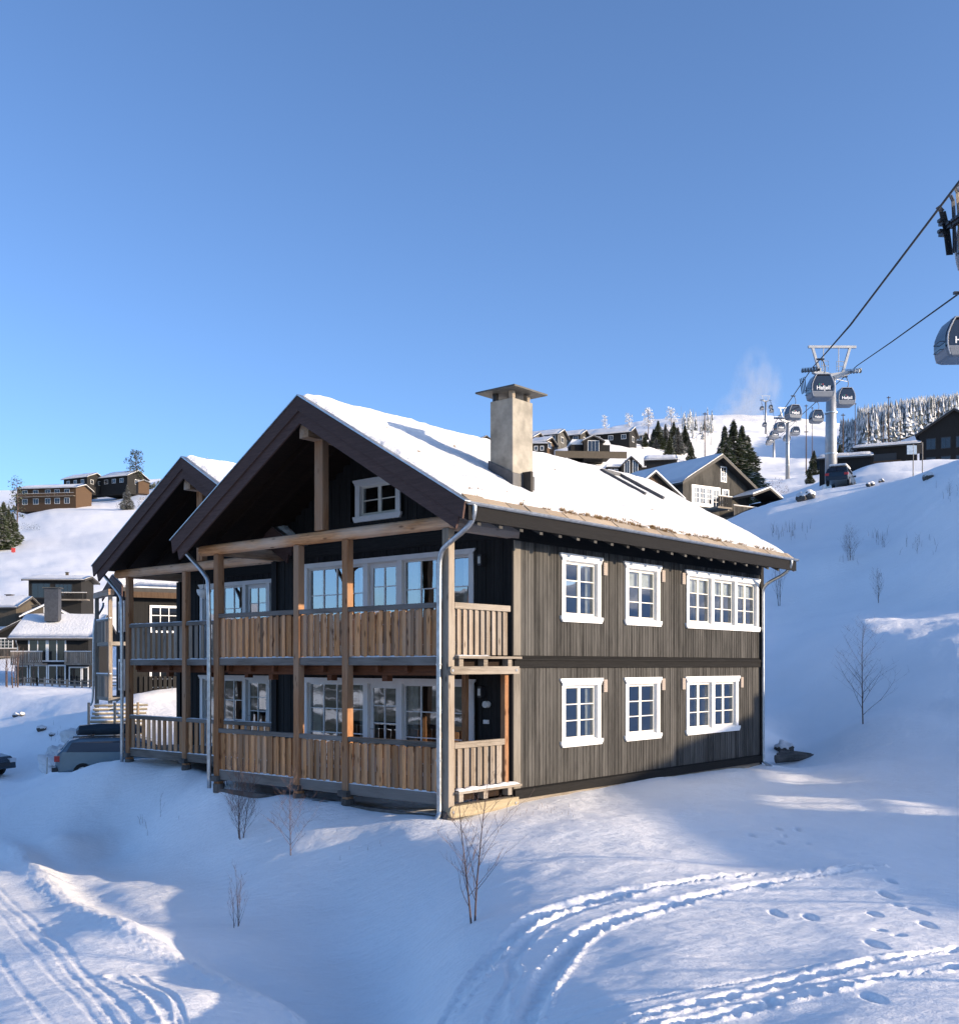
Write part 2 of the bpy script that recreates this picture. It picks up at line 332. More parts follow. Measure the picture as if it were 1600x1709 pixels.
TR = [  # pixels, half width, depth, rim height
 ([(742,1712),(775,1660),(812,1605),(860,1560),(905,1528),(980,1505),(1090,1482),(1230,1460),(1380,1446),(1450,1442)], .14, .10, .085),
 ([(880,1712),(897,1665),(924,1614),(965,1567),(1010,1541),(1100,1513),(1240,1480),(1350,1460),(1440,1447)], .12, .09, .07),
 ([(826,1712),(833,1668),(862,1636),(850,1611),(866,1592),(900,1552),(965,1522),(1040,1500)], .07, .045, .04),
 ([(935,1712),(1060,1680),(1229,1643),(1364,1615)], .04, .03, .03),
 ([(1050,1712),(1195,1674),(1330,1637),(1465,1609),(1610,1580)], .10, .075, .06),
 ([(1130,1712),(1262,1687),(1397,1653),(1610,1617)], .10, .075, .06),
 ([(-10,1470),(75,1552),(157,1635),(229,1712)], .05, .018, .012),
 ([(-10,1512),(75,1609),(165,1712)], .04, .012, .008),
 ([(-10,1590),(56,1672),(85,1712)], .05, .012, .008),
 ([(-10,1490),(60,1562),(135,1640),(195,1712)], .04, .015, .01),
 ([(188,1627),(240,1650),(270,1675),(290,1712)], .08, .03, .04),
 ([(230,1625),(270,1650),(295,1672),(305,1712)], .05, .025, .025),
]
FEET = [(1486,1470),(1478,1490),(1497,1507),(1458,1523),(1531,1517),(1468,1551),(1546,1539),(1462,1578),(1462,1604),(1455,1671),(1298,1382),(1308,1393),(1330,1384),(1301,1403),(1347,1406),(1350,1530),(1296,1524),(1500,1560),(1290,1680),(1253,1391)]
RIDGE = [(-10,1385),(26,1425),(67,1462),(142,1527),(232,1569),(310,1612),(394,1663),(487,1710)]
TRW = [(smooth_line(track(p)), w, d, r) for p, w, d, r in TR]
RIDW = smooth_line(track(RIDGE)); FEW = [hit(*p) for p in FEET]
def detail(X, Y):
    r = np.hypot(X, Y)
    ground = fbm(X*.45, Y*.45, 4)*.10*np.clip(r/18, .4, 1) + fbm(X*1.9+5, Y*2.6, 3)*.022
    far = np.clip((r-45)/60, 0, 1); lf = np.where(X < 0, .35, 1.0); ground = ground + lf*far*fbm(X*.05+9, Y*.05, 4)*np.clip(r*.010, 0, 2.2)
    far2 = np.clip((r-200)/200, 0, 1); ground = ground + lf*far2*fbm(X*.012+3, Y*.012, 4)*4
    # wind carved relief on the shaded hill and the sunlit ledge
    hill = np.clip((X-8)/8, 0, 1)*np.clip((Y-22)/8, 0, 1)*np.clip((95-r)/20, 0, 1)
    ground = ground + hill*(fbm(X*.5-Y*.3, Y*1.1+X*.4, 4)*.16)
    near = (r < 32) & (Y > 3)
    Xn, Yn = X[near], Y[near]; dz = np.zeros(Xn.shape)
    jit = fbm(Xn*17, Yn*17, 4)*1.1
    calm = np.zeros(Xn.shape)
    for P, w, d, rim in TRW:
        q, al, sd_ = seg_dist(Xn, Yn, P); ww = w*(1+.5*vnoise(al*2.3+w*50, al*0+3))
        m = q < w*4
        g = -d*.62*np.exp(-(q/ww)**4)*(1+.5*jit) + rim*.26*np.exp(-((q-ww*1.35)/(ww*.34))**2)*(.9+1.6*jit)*(1+.35*sd_)
        dz += np.where(m, g, 0)
    q, al, sd_ = seg_dist(Xn, Yn, RIDW)
    dz += np.clip(al/4, .25, 1)*(.10*np.exp(-((q-.0)/.30)**2)*(1+.3*jit) - np.where(sd_ < 0, .10*np.exp(-((q-.65)/.35)**2), 0))
    for k, (fx, fy) in enumerate(FEW):
        a = .9+.5*math.sin(k*2.1); e = ((Xn-fx)/.038)**2 + ((Yn-fy)/(.13*a))**2
        dz += -.085*np.exp(-e**1.3)
    out = ground; out[near] += dz; return out
def ground_z(X, Y):
    X = np.atleast_1d(np.asarray(X, float)); Y = np.atleast_1d(np.asarray(Y, float)); return base_z(X, Y) + detail(X.copy(), Y.copy())
def gz(x, y): return float(ground_z(x, y)[0])
def lift_at(px, Y): x = (px-CX)/FPX*Y; return (x, Y, gz(x, Y))
def on(px, py, lo=4., hi=90.): x, y = hit(px, py, lo, hi); return (x, y, gz(x, y))

a1 = np.r_[np.linspace(-95, -28, 50)[:-1], np.linspace(-28, -25, 12)[:-1], np.arange(-25, 26.6, .095), np.linspace(26.7, 50, 90)[1:], np.linspace(50, 100, 40)[1:]]
rr = [1.0, 1.7, 2.4, 3.1, 3.8, 4.4, 5.0, 5.5]
while rr[-1] < 30: rr.append(rr[-1] + max(.02, rr[-1]**2*2.1/(FPX*3.2)))
while rr[-1] < 90: rr.append(rr[-1]*1.0095)
while rr[-1] < 3000: rr.append(rr[-1]*1.017)
rr = np.array(rr)
TH, RR = np.meshgrid(np.radians(a1), rr); GX = (RR*np.sin(TH)); GY = RR*np.cos(TH)
GZ = ground_z(GX.ravel(), GY.ravel())
nc, nr = len(a1), len(rr)
me = bpy.data.meshes.new("snow_ground")
me.vertices.add(nc*nr); me.vertices.foreach_set("co", np.c_[GX.ravel(), GY.ravel(), GZ].astype(np.float32).ravel())
i = np.arange((nc-1)*(nr-1)); ri = i//(nc-1); ci = i % (nc-1); a = ri*nc+ci
q = np.c_[a, a+1, a+1+nc, a+nc].astype(np.int32); q = q[:, ::-1]
me.loops.add(q.size); me.loops.foreach_set("vertex_index", q.ravel()); me.polygons.add(len(q)); me.polygons.foreach_set("loop_start", np.arange(0, q.size, 4, dtype=np.int32))
me.polygons.foreach_set("use_smooth", np.ones(len(q), bool)); me.materials.append(MT['ground']); me.update(calc_edges=True)
tag(mk("snow_ground", me), kind='structure')
print("terrain", nc, nr, nc*nr)

# ------------------------------------------------------------------ the big chalet (two wings of one design)
def mapR(a, n, z): return (a, -n, z)              # long wall, plane t = 0, outward = -t
def mapF(a, n, z): return (-n, a, z)              # front wall, plane s = 0, outward = -s
def bx(m, fn, a0, a1, n0, n1, z0, z1):
    p = fn(a0, n0, z0); q = fn(a1, n1, z1); m.box(p[0], q[0], p[1], q[1], z0, z1); return m
def window(root, fn, a0, a1, z0, z1, units, header=.13, sill=True, side=.11, ear=.05, curtains=None, wm='white', sm='cream', gl='glass', proud=.035):
    """casing a0..a1 / z0..z1; units = list of (share, cols, rows[, z bottom drop, is_door])"""
    A0, A1 = min(a0, a1), max(a0, a1)
    w = MB()
    hz = z1-header
    w.prism([(A0-ear-.01, z1), (A1+ear+.01, z1), (A1+ear+.01, z1-header*.3), (A1+.0, z1-header*.75), (A1+.0, hz), (A0, hz), (A0, z1-header*.75), (A0-ear-.01, z1-header*.3)], lambda p, q, k: fn(p, k, q), .0, proud+.022)
    zb = z0+(.13 if sill else 0)
    if sill: w.prism([(A0-ear, zb), (A1+ear, zb), (A1+ear, zb-.05), (A1-.0, z0), (A0+.0, z0), (A0-ear, zb-.05)], lambda p, q, k: fn(p, k, q), .0, proud+.03)
    n = len(units); tot = sum(u[0] for u in units); mull = .15; inner = (A1-A0-2*side-mull*(n-1))
    xs = []; x = A0+side
    for u in units: xs.append((x, x+inner*u[0]/tot)); x += inner*u[0]/tot+mull
    bx(w, fn, A0, A0+side, 0, proud, zb, hz); bx(w, fn, A1-side, A1, 0, proud, zb, hz)
    for i in range(n-1): bx(w, fn, xs[i][1], xs[i+1][0], 0, proud, zb, hz)
    for (p, q) in xs:                              # jamb lining
        bx(w, fn, p-.018, p, -.13, 0, zb, hz); bx(w, fn, q, q+.018, -.13, 0, zb, hz); bx(w, fn, p, q, -.13, 0, hz-.018, hz+.0); bx(w, fn, p, q, -.13, .0, zb, zb+.02)
    wo = w.build('window', MT[wm], root)
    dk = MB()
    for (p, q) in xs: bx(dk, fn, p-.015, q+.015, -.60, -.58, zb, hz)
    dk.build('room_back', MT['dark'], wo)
    for (p, q), u in zip(xs, units):
        c, r = u[1], u[2]; door = len(u) > 3 and u[3] == 'door'; fix = len(u) > 3 and u[3] == 'fix'
        b0, b1 = zb+.02, hz-.018; p0, q0 = p+.006, q-.006
        sm_ = MB(); fr = .10 if door else (.035 if fix else .045); lowr = .30 if door else (.05 if fix else .055)
        bx(sm_, fn, p0, p0+fr, -.09, -.045, b0, b1); bx(sm_, fn, q0-fr, q0, -.09, -.045, b0, b1)
        bx(sm_, fn, p0+fr, q0-fr, -.09, -.045, b0, b0+lowr); bx(sm_, fn, p0+fr, q0-fr, -.09, -.045, b1-fr, b1)
        g0, g1, h0, h1 = p0+fr, q0-fr, b0+lowr, b1-fr; cas = (not door and not fix and c == 2)
        cells = []
        mw = .022
        rowz = [h0+(h1-h0)*k/r for k in range(r+1)]
        if fix: s_ = (h1-h0)/(r-1+.35); rowz = [h0, h0+.35*s_]+[h0+.35*s_+s_*k for k in range(1, r)]
        for i in range(c):
            for j in range(r): cells.append((g0+(g1-g0)*i/c, g0+(g1-g0)*(i+1)/c, rowz[j], rowz[j+1]))
        for i in range(1, c):
            hw_ = .05 if (cas and i == 1) else mw/2+.004
            x = g0+(g1-g0)*i/c; bx(sm_, fn, x-hw_, x+hw_, -.088, -.05, h0, h1)
        for j in range(1, r): bx(sm_, fn, g0, g1, -.086, -.053, rowz[j]-mw/2, rowz[j]+mw/2)
        sm_.build('sash', MT[sm if not (door or fix) else wm], wo)
        for (x0, x1, y0, y1) in cells:
            tl = rnd.uniform(-.006, .006)
            g = MB(); g.add([fn(x0, -.07+tl, y0), fn(x1, -.07, y0), fn(x1, -.07-tl, y1), fn(x0, -.07, y1)], [(0,1,2,3) if fn is mapR else (3,2,1,0)]); g.build('pane', MT[gl], wo)
        if curtains:
            cm = MB(); k = int((q-p)/.03)
            for side_ in ([0, 1] if curtains != 'top' else []):
                pts = []; ww = (q-p)*.16
                xa = p if side_ == 0 else q-ww
                for i2 in range(9): pts.append((xa+ww*i2/8, -.17-.02*(i2 % 2)))
                cm.add([fn(x, y, b0) for x, y in pts]+[fn(x, y, b1) for x, y in pts], [(i2, i2+1, i2+10, i2+9) for i2 in range(8)])
            if curtains == 'top': cm.add([fn(p, -.16, b1-.33*(b1-b0)), fn(q, -.16, b1-.33*(b1-b0)), fn(q, -.16, b1), fn(p, -.16, b1)], [(0,1,2,3)])
            cm.build('curtain', MT['curtain'], wo)
        if door: MB().tube([fn(q0-.05, -.03, b0+.95), fn(q0-.05, .0, b0+.95), fn(q0-.15, .0, b0+.95)], .012, 6).build('handle', MT['zinc'], wo)
    return wo
def planks(root, fn, a0, a1, zlo, zhi, pitch, holes, mat, nb=0.0, nm='plank'):
    """boards of alternating depth; zlo / zhi numbers or functions of a; holes = list of (a0,a1,z0,z1)"""
    a = a0; k = 0; cnt = 0
    while a < a1-.02:
        w = pitch*(rnd.choice((.86, 1.0, 1.12))); b = min(a+w, a1)
        lo = zlo(.5*(a+b)) if callable(zlo) else zlo; hi = zhi(.5*(a+b)) if callable(zhi) else zhi
        spans = [(lo, hi)]
        for (h0, h1, y0, y1) in holes:
            if b > h0+.01 and a < h1-.01:
                ns = []
                for (s0, s1) in spans:
                    if y0 > s0+.03: ns.append((s0, min(s1, y0)))
                    if y1 < s1-.03: ns.append((max(s0, y1), s1))
                    if y1 <= s0 or y0 >= s1: ns.append((s0, s1))
                spans = [x for x in ns if x[1]-x[0] > .03]
        # the board is ripped at a window edge
        top = .014 if k % 2 else .009
        for (s0, s1) in sorted(set(spans)):
            if s1 > s0:
                m = MB(); cw = (b-a)*rnd.uniform(.50, .66); dz_ = rnd.uniform(-.002, .002)
                bx(m, fn, a+.003, a+cw, nb-.02, nb+top+dz_, s0, s1); bx(m, fn, a+cw+.004, b-.003, nb-.02, nb+top+.008+dz_, s0, s1)
                m.build(nm, mat, root); cnt += 1
        a = b; k += 1
    return cnt
RT, RZ, SLP, HALF = 3.57, 5.51, .577, 4.52       # ridge position, ridge height, slope, half span
def rz_at(t): return RZ-SLP*abs(t-RT)
def tilt(a, b, c, d, h, mat, name, root, off=0): pass
def snow_strip(root, s0, s1, t0, t1, z, th=.05, name='snow_cap'):
    m = MB(); n = max(3, int(abs(s1-s0)/.12)); k = max(2, int(abs(t1-t0)/.12)) if abs(t1-t0) > .2 else 2
    L = max(abs(s1-s0), abs(t1-t0)); long_s = abs(s1-s0) >= abs(t1-t0)
    n = max(4, int(L/.10)); vs = []
    for i2 in range(n+1):
        f = i2/n; hh = th*(.5+.8*rnd.random())*(0.25 if i2 in (0, n) else 1)
        for g, e in ((0, 0), (.2, 1), (.8, 1), (1, 0)):
            s = s0+(s1-s0)*(f if long_s else g); t = t0+(t1-t0)*(g if long_s else f); vs.append((s, t, z+hh*e+.002))
    fs = [(i2*4+j, i2*4+j+1, i2*4+j+5, i2*4+j+4) for i2 in range(n) for j in range(3)]
    return m.add(vs, fs).build(name, MT['snow'], root, smooth=True)
def make_roof(root, s0, s1, turf=True, chim_t=None):
    th = .20
    for sgn, nm in ((1, 0), (-1, 1)):
        e = RT+sgn*HALF
        m = MB(); m.prism([(RT, RZ), (e, rz_at(e)), (e, rz_at(e)-.10), (RT, RZ-.10)], lambda p, q, w: (w, p, q), s0+.03, s1-.02); m.build('roof_deck', MT['soffit'], root)
    # barge boards: outer upper board, and a lower board set back
    for sgn in (1, -1):
        e = RT+sgn*(HALF+.02)
        for a, b, d0, d1, cut in ((0, .31, -.045, .0, 0), (.27, .56, .0, .045, .16)):
            ee = e-sgn*cut
            m = MB(); m.prism([(RT, RZ+.03-a), (ee, rz_at(ee)+.03-a), (ee-sgn*.10*(1 if a else .6), rz_at(ee)+.03-b), (RT, RZ+.03-b)], lambda p, q, w: (w, p, q), s0+d0, s0+d1)
            m.build('barge_board', MT['barge'], root)
        m = MB(); m.prism([(RT, RZ+.058), (e+sgn*.03, rz_at(e)+.04), (e+sgn*.03, rz_at(e)+.02), (RT, RZ+.032)], lambda p, q, w: (w, p, q), s0-.07, s0+.10); m.build('metal_edge', MT['zinc'], root)
    m = MB()
    for sgn in (1, -1):
        e = RT+sgn*HALF; m.prism([(RT, RZ+.03), (e, rz_at(e)+.03), (e-sgn*.05, rz_at(e)-.32), (RT, RZ-.30)], lambda p, q, w: (w, p, q), s1-.02, s1+.03)
    m.build('rear_barge_board', MT['barge'], root)
def roof_snow(root, s0, s1, sgn, tuck=.16, skip=None, th=.10, seed=0):
    ns, nt = int((s1-s0)/.085), 62
    e = RT+sgn*(HALF-tuck)
    ss = np.linspace(s0, s1, ns); v = np.linspace(0, 1, nt)
    SS, VV = np.meshgrid(ss, v); edge = .10*fbm(SS*1.7+seed, SS*0+7, 4)+.10*fbm(SS*7+seed, SS*0+3, 2)
    T = RT+(VV*(HALF-tuck+edge*VV**6))*sgn
    h = th+.06*fbm(SS*.9+seed, T*.9, 4)+.030*fbm(SS*4+seed, T*4, 3)
    h = h*np.clip((1-VV)*14, .0, 1)**.6 + .012
    fe = np.clip(np.minimum(SS-s0, s1-SS)/.12, .15, 1); h = h*fe
    h = h - np.clip((VV-.75)/.25, 0, 1)*.03*np.clip(fbm(SS*5+seed, T*5, 3)*3, 0, 1)
    Zr = RZ-SLP*np.abs(T-RT)+h
    me = bpy.data.meshes.new('roof_snow'); me.vertices.add(SS.size); me.vertices.foreach_set("co", np.c_[SS.ravel(), T.ravel(), Zr.ravel()].astype(np.float32).ravel())
    i_ = np.arange((ns-1)*(nt-1)); r_ = i_//(ns-1); c_ = i_ % (ns-1); a_ = r_*ns+c_; q_ = np.c_[a_, a_+1, a_+1+ns, a_+ns].astype(np.int32)
    if sgn > 0: q_ = q_
    else: q_ = q_[:, ::-1]
    me.loops.add(q_.size); me.loops.foreach_set("vertex_index", q_.ravel()); me.polygons.add(len(q_)); me.polygons.foreach_set("loop_start", np.arange(0, q_.size, 4, dtype=np.int32))
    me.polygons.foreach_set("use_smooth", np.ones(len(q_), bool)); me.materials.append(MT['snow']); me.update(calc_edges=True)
    return mk('roof_snow', me, root)
FS = -1.943                                     # balcony front plane
TP = (0.0, 2.77, 4.30, 7.15)
def slat(root, fn, a, w, n0, th, z0, z1, mat, pointed=True):
    m = MB()
    if pointed: m.prism([(a-w/2, z0), (a+w/2, z0), (a+w/2, z1-.02), (a+w/4, z1), (a-w/4, z1), (a-w/2, z1-.02)], lambda p, q, k: fn(p, k, q), n0, n0+th)
    else: bx(m, fn, a-w/2, a+w/2, n0, n0+th, z0, z1)
    return m.build('slat', mat, root)
def wing(root, first):
    fB = lambda a, n, z: (FS-n, a, z)             # balcony front
    s0, s1 = FS-.6, (11.28 if first else 10.6)
    make_roof(root, s0, s1)
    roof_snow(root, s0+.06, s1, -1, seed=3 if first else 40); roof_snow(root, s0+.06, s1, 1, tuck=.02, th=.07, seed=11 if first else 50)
    # rafters under the gable roof, seen from below, ridge log, king post
    for s in (-1.6, -.8) : 
        for sgn in (1, -1):
            m = MB(); m.prism([(RT+sgn*.14, RZ-.19), (RT+sgn*(HALF-.25), rz_at(RT+HALF-.25)-.1), (RT+sgn*(HALF-.35), rz_at(RT+HALF-.35)-.24), (RT+sgn*.14, RZ-.34)], lambda p, q, w: (w, p, q), s-.04, s+.04); m.build('rafter', MT['soffit'], root)
    m = MB(); m.prism([(RT-.14,4.70),(RT+.14,4.70),(RT+.14,4.86),(RT+.10,4.98),(RT-.10,4.98),(RT-.14,4.86)], lambda p, q, w: (w, p, q), s0+.12, 0); m.build('ridge_log', MT['logx'], root)
    MB().box(FS-.09, FS+.09, RT-.13, RT+.13, 2.82, 4.71).build('king_post', MT['post'], root, bevel=.01)
    # posts
    for k, t in enumerate(TP):
        pm = MT['postpale'] if (k == 0 and first) else MT['post']
        MB().box(FS-.085, FS+.085, t-.085, t+.085, -2.75, 2.57).build('post', pm, root, bevel=.008)
        m = MB(); m.tube([(FS-.0, t, -2.95), (FS-.0, t, -2.74)], .13, 10)
        if k: m.box(FS-.16, FS+.2, t-.13, t+.13, -2.68, -2.56)
        m.build('post_base', MT['stone'], root)
    # log beam and side logs
    m = MB(); prof = [(FS+.14*math.cos(x)**1*(1 if abs(math.cos(x)) < .95 else .95), 2.69+.125*math.sin(x)) for x in [math.pi*2*i2/12+.26 for i2 in range(12)]]
    m.prism(prof, lambda p, q, w: (p, w, q), -.12, 7.78); m.build('log_beam', MT['log'], root)
    for t in (0.02, 7.25):
        m = MB(); m.prism([(t-.10, 2.56), (t+.10, 2.56), (t+.12, 2.68), (t+.10, 2.79), (t-.10, 2.79), (t-.12, 2.68)], lambda p, q, w: (w, p, q), FS+.13, .10 if t < 1 else 2.0); m.build('side_log', MT['logx'], root)
    # upper and lower deck: front beam, joists, boards, ceiling of lower balcony
    for z, up in ((.0, True), (-2.64, False)):
        zt = .16 if up else -2.42
        MB().box(FS-.05, FS+.03, .09, 7.06, z, zt).build('deck_beam', MT['beamgrey'], root, bevel=.006)
        for k in range(3):
            a, b = TP[k]+.09, TP[k+1]-.09
            snow_strip(root, FS-.05, FS+.02, a, b, zt, .028)
        m = MB(); m.box(FS+.03, -.0, .08, 7.4, zt-.04, zt); m.build('deck', MT['beamgreyx'], root)
        if up:
            for q_ in range(9): MB().box(FS+.10, -.02, .35+q_*.82, .43+q_*.82, -.14, zt-.04).build('joist', MT['red'], root)
            MB().box(FS+.22, FS+.34, .1, 7.1, -.20, -.0).build('inner_beam', MT['red'], root)
            for t in (1.9, 3.55, 5.5): MB().box(FS+.2, FS+.36, t-.07, t+.07, -.32, -.2).build('bracket', MT['red'], root)
    # rails and slats
    for up in (True, False):
        zt = 1.19 if up else -1.455; zb = .16 if up else -2.42
        for k in range(3):
            a, b = TP[k]+.09, TP[k+1]-.09
            MB().box(FS-.075, FS+.03, a, b, zt-.10, zt).build('rail', MT['beamgrey'], root, bevel=.006)
            if first:
                L = b-a; n = max(2, int(round(L/.108))); 
                for i2 in range(n):
                    x = a+L*(i2+.5)/n; pr = i2 % 2
                    slat(root, fB, x, L/n*(.86 if pr else 1.32)*rnd.uniform(.94, 1.04), .022 if pr else -.018, .022, zb+rnd.uniform(-.01,.03), zt-.105-rnd.uniform(0,.03) if not pr else zt-.05-rnd.uniform(.04,.075), MT['slat'])
            else:
                L = b-a; n = max(2, int(round(L/.27)))
                for i2 in range(n): slat(root, fB, a+L*(i2+.5)/n, .145, .0, .025, zb+.02, zt-.05, MT['slatgrey' if up else 'slat'])
                snow_strip(root, FS-.06, FS+.02, a, b, zt, .02)
    if first:
        # side bay along the long wall's line
        for up in (True, False):
            zt = 1.19 if up else -1.455; zb = .20 if up else -2.33; se = -.16 if up else -.34
            MB().box(FS+.10, se, -.075, .03, zt-.12, zt).build('rail', MT['beamgreyx'], root, bevel=.006)
            L = se-.03-(FS+.12); n = 19 if up else 15
            for i2 in range(n):
                x = FS+.12+L*(i2+.5)/n; pr = i2 % 2
                slat(root, mapR, x, L/n*(.92 if pr else 1.3), .022 if pr else -.018, .022, zb, zt-.125, MT['slatgrey'], False)
        MB().box(-.31, -.19, -.05, .07, -2.36, -.0).build('post', MT['post'], root, bevel=.008)
        MB().box(-.31, -.19, 1.0, 1.1, -2.36, -.0).build('post', MT['post'], root, bevel=.008)
        for z, b_ in ((.13, 3), (-2.42, 3)):
            MB().box(FS+.08, .05, -.20, .04, z, z+.045).build('ledge_board', MT['beamgreyx'], root)
            snow_strip(root, FS+.10, .0 if z < 0 else -.9, -.19, -.02, z+.045, .05 if z < 0 else .022)
            for s in (-1.72, -1.0, -.25): MB().box(s-.06, s+.06, -.13, .02, z-.16, z).build('block', MT['beamgreyx'], root)
            MB().box(FS+.1, -.02, .05, .09, z-.17, z).build('dark_board', MT['soffit'], root)
        def rounded(z0, z1, mat, name, s_a, s_b, t0, t1):
            zc = (z0+z1)/2; r = (z1-z0)/2
            pts = [(s_b, z0), (s_b, z1)]+[(s_a+r-r*math.sin(x)*.9, zc+r*math.cos(x)) for x in [math.pi*k/8 for k in range(9)]]
            m = MB(); m.prism(pts, lambda p, q, w: (p, w, q), t0, t1); o = m.build(name, mat, root)
            for s in (s_a+r*.9, s_b-.10): MB().tube([(s, t0-.012, zc), (s, t0+.004, zc)], .028, 10).build('bolt', MT['zinc'], o)
            return o
        rounded(-.17, -.02, MT['beamgreyx'], 'side_beam', FS-.14, .0, -.17, -.10)
        rounded(-2.86, -2.64, MT['pale'], 'foundation_beam', FS-.12, .02, -.14, -.03)
        m = MB(); m.box(FS+.05, .0, .0, .1, -3.1, -2.64); m.box(FS-.05, FS+.02, .0, 7.1, -3.3, -2.85); m.build('dark_footing', MT['stone'], root)
    # recessed front wall
    T1 = 7.55
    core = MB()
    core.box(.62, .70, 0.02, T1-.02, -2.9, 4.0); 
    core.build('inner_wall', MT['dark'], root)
    for z0_, z1_ in ((-2.49, -.02), (.16, 2.56)):
        pass
    win_up = (1.02, 6.40); win = [(1.02, 6.40, .16, 2.33), (1.02, 6.40, -2.42, -.36)]
    att = (3.17, 4.57, 3.30, 4.22)
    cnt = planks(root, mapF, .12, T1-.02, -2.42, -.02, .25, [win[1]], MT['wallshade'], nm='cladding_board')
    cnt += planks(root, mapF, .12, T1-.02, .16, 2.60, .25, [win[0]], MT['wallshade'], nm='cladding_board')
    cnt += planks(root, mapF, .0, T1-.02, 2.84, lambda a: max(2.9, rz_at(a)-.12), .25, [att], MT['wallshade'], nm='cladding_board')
    MB().box(-.045, .02, .1, T1, 2.58, 2.86).build('band_board', MT['wally'], root)
    MB().box(-.045, .02, .1, T1, -.03, .17).build('band_board', MT['wally'], root)
    # windows of the front wall: fixed window, door, fixed window under one casing
    for z0_, z1_ in ((.17, 2.43), (-2.41, -.29)):
        window(root, mapF, 1.02, 6.40, z0_, z1_, [(1.75, 4, 4, 'fix'), (.84, 2, 4, 'door'), (1.75, 4, 4, 'fix')], header=.11, sill=False, side=.13, curtains=True, sm='white')
    window(root, mapF, 3.15, 4.59, 3.27, 4.24, [(1, 2, 2)], header=.13, side=.14, curtains=False)
    for z in (2.05, -.66):
        m = MB(); m.box(-.16, -.03, .70, .80, z, z+.22); o = m.build('wall_lamp', MT['black'], root)
        MB().box(-.175, -.16, .72, .78, z+.04, z+.18).build('lamp_glass', MT['curtain'], o)
    MB().tube([(-.03, .62, -.80), (-.14, .62, -.80)], .07, 10).build('siren', MT['curtain'], root)
    MB().box(-.07, -.02, .60, .72, -1.20, -1.12).build('socket', MT['white'], root)
    # king corner boards
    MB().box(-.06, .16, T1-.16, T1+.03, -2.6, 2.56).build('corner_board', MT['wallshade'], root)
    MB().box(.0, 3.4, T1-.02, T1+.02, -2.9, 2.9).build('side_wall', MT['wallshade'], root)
    # gutters along both eaves, downpipes
    for sgn in (-1, 1):
        e = RT+sgn*(HALF+.05); zt = rz_at(RT+HALF)+.02
        m = MB(); pts = [(e+.065*math.cos(x), zt-.01+.065*math.sin(x)) for x in [math.pi+math.pi*k/6 for k in range(7)]]
        pts += [(p+(.0), q+.0) for p, q in reversed([(e+.055*math.cos(x), zt-.008+.055*math.sin(x)) for x in [math.pi+math.pi*k/6 for k in range(7)]])]
        m.prism(pts, lambda p, q, w: (w, p, q), s0+.02, s1); m.build('gutter', MT['zinc'], root, smooth=False)
    if not first or True:
        zt = rz_at(RT+HALF)-.06
        e = RT+HALF+.03 ; tp = TP[3]+.16
        pl = [(s0+.25, e, zt), (s0+.27, e, zt-.10), (s0+.33, e-.25, zt-.32), (FS-.16, tp+.12, zt-.75), (FS-.15, tp, zt-.95), (FS-.15, tp, -2.85)]
        MB().tube(bez(pl), .05, 10).build('downpipe', MT['zinc'], root, smooth=True)
def bez(p, k=2):
    P = [Vector(x) for x in p]
    for _ in range(k):
        Q = [P[0]]
        for a, b in zip(P[:-1], P[1:]): Q += [a.lerp(b, .25), a.lerp(b, .75)]
        Q.append(P[-1]); P = Q
    return P
h1 = tag(empty('mountain_chalet', C0, HA), 'dark timber chalet with snowy turf roof, wooden balconies and tall rendered chimney', 'house', 'twin gabled wings of the big chalet')
wing(h1, True)
# long wall
LW = 11.2
WIN = [(1.646, 3.121, .93, 2.40), (4.141, 5.663, .93, 2.40), (6.951, 10.958, .93, 2.40)]
WINL = [(1.646, 3.121, -1.755, -.281), (4.141, 5.663, -1.755, -.281), (6.951, 9.74, -1.755, -.281)]
sh = lambda L: [(a+.05, b-.05, c+.07, d-.06) for a, b, c, d in L]
nW = planks(h1, mapR, .20, LW-.12, .20, 2.54, .122, sh(WIN), MT['wall']) + planks(h1, mapR, .20, LW-.12, -2.49, -.05, .122, sh(WINL), MT['wall'])
MB().box(-.01, .22, -.035, .02, .20, 2.54).build('corner_board', MT['corner'], h1); MB().box(-.01, .22, -.035, .02, -2.49, -.05).build('corner_board', MT['corner'], h1)
MB().box(-.05, -.012, -.03, .10, -2.7, 2.9).build('corner_board', MT['wallshade'], h1)
MB().box(LW-.13, LW+.04, -.045, .05, -2.72, 2.9).build('corner_board', MT['wally'], h1)
MB().box(-.01, LW-.135, -.05, .02, 2.52, 3.3).build('frieze_board', MT['wallx'], h1)
MB().box(-.01, LW-.135, -.055, .02, -.05, .10).build('belt_board', MT['wallx'], h1)
m = MB(); m.prism([(-.08, .10), (-.08, .13), (0, .20), (0, .10)], lambda p, q, w: (w, p, q), -.01, LW-.135); m.build('drip_board', MT['wallx'], h1)
m = MB(); m.prism([(-.075, -2.70), (-.075, -2.52), (0, -2.49), (0, -2.70)], lambda p, q, w: (w, p, q), -.01, LW-.12); m.build('skirt_board', MT['wallx'], h1)
MB().box(-.01, LW-.1, -.0, .03, -3.2, -2.70).build('foundation_plank', MT['beamgreyx'], h1)
MB().box(LW-.02, LW+.02, .0, 7.4, -3, 3.2).build('rear_wall', MT['wallshade'], h1)
MB().box(.0, LW-.02, .62, .66, -2.9, 3.0).build('inner_wall', MT['dark'], h1)
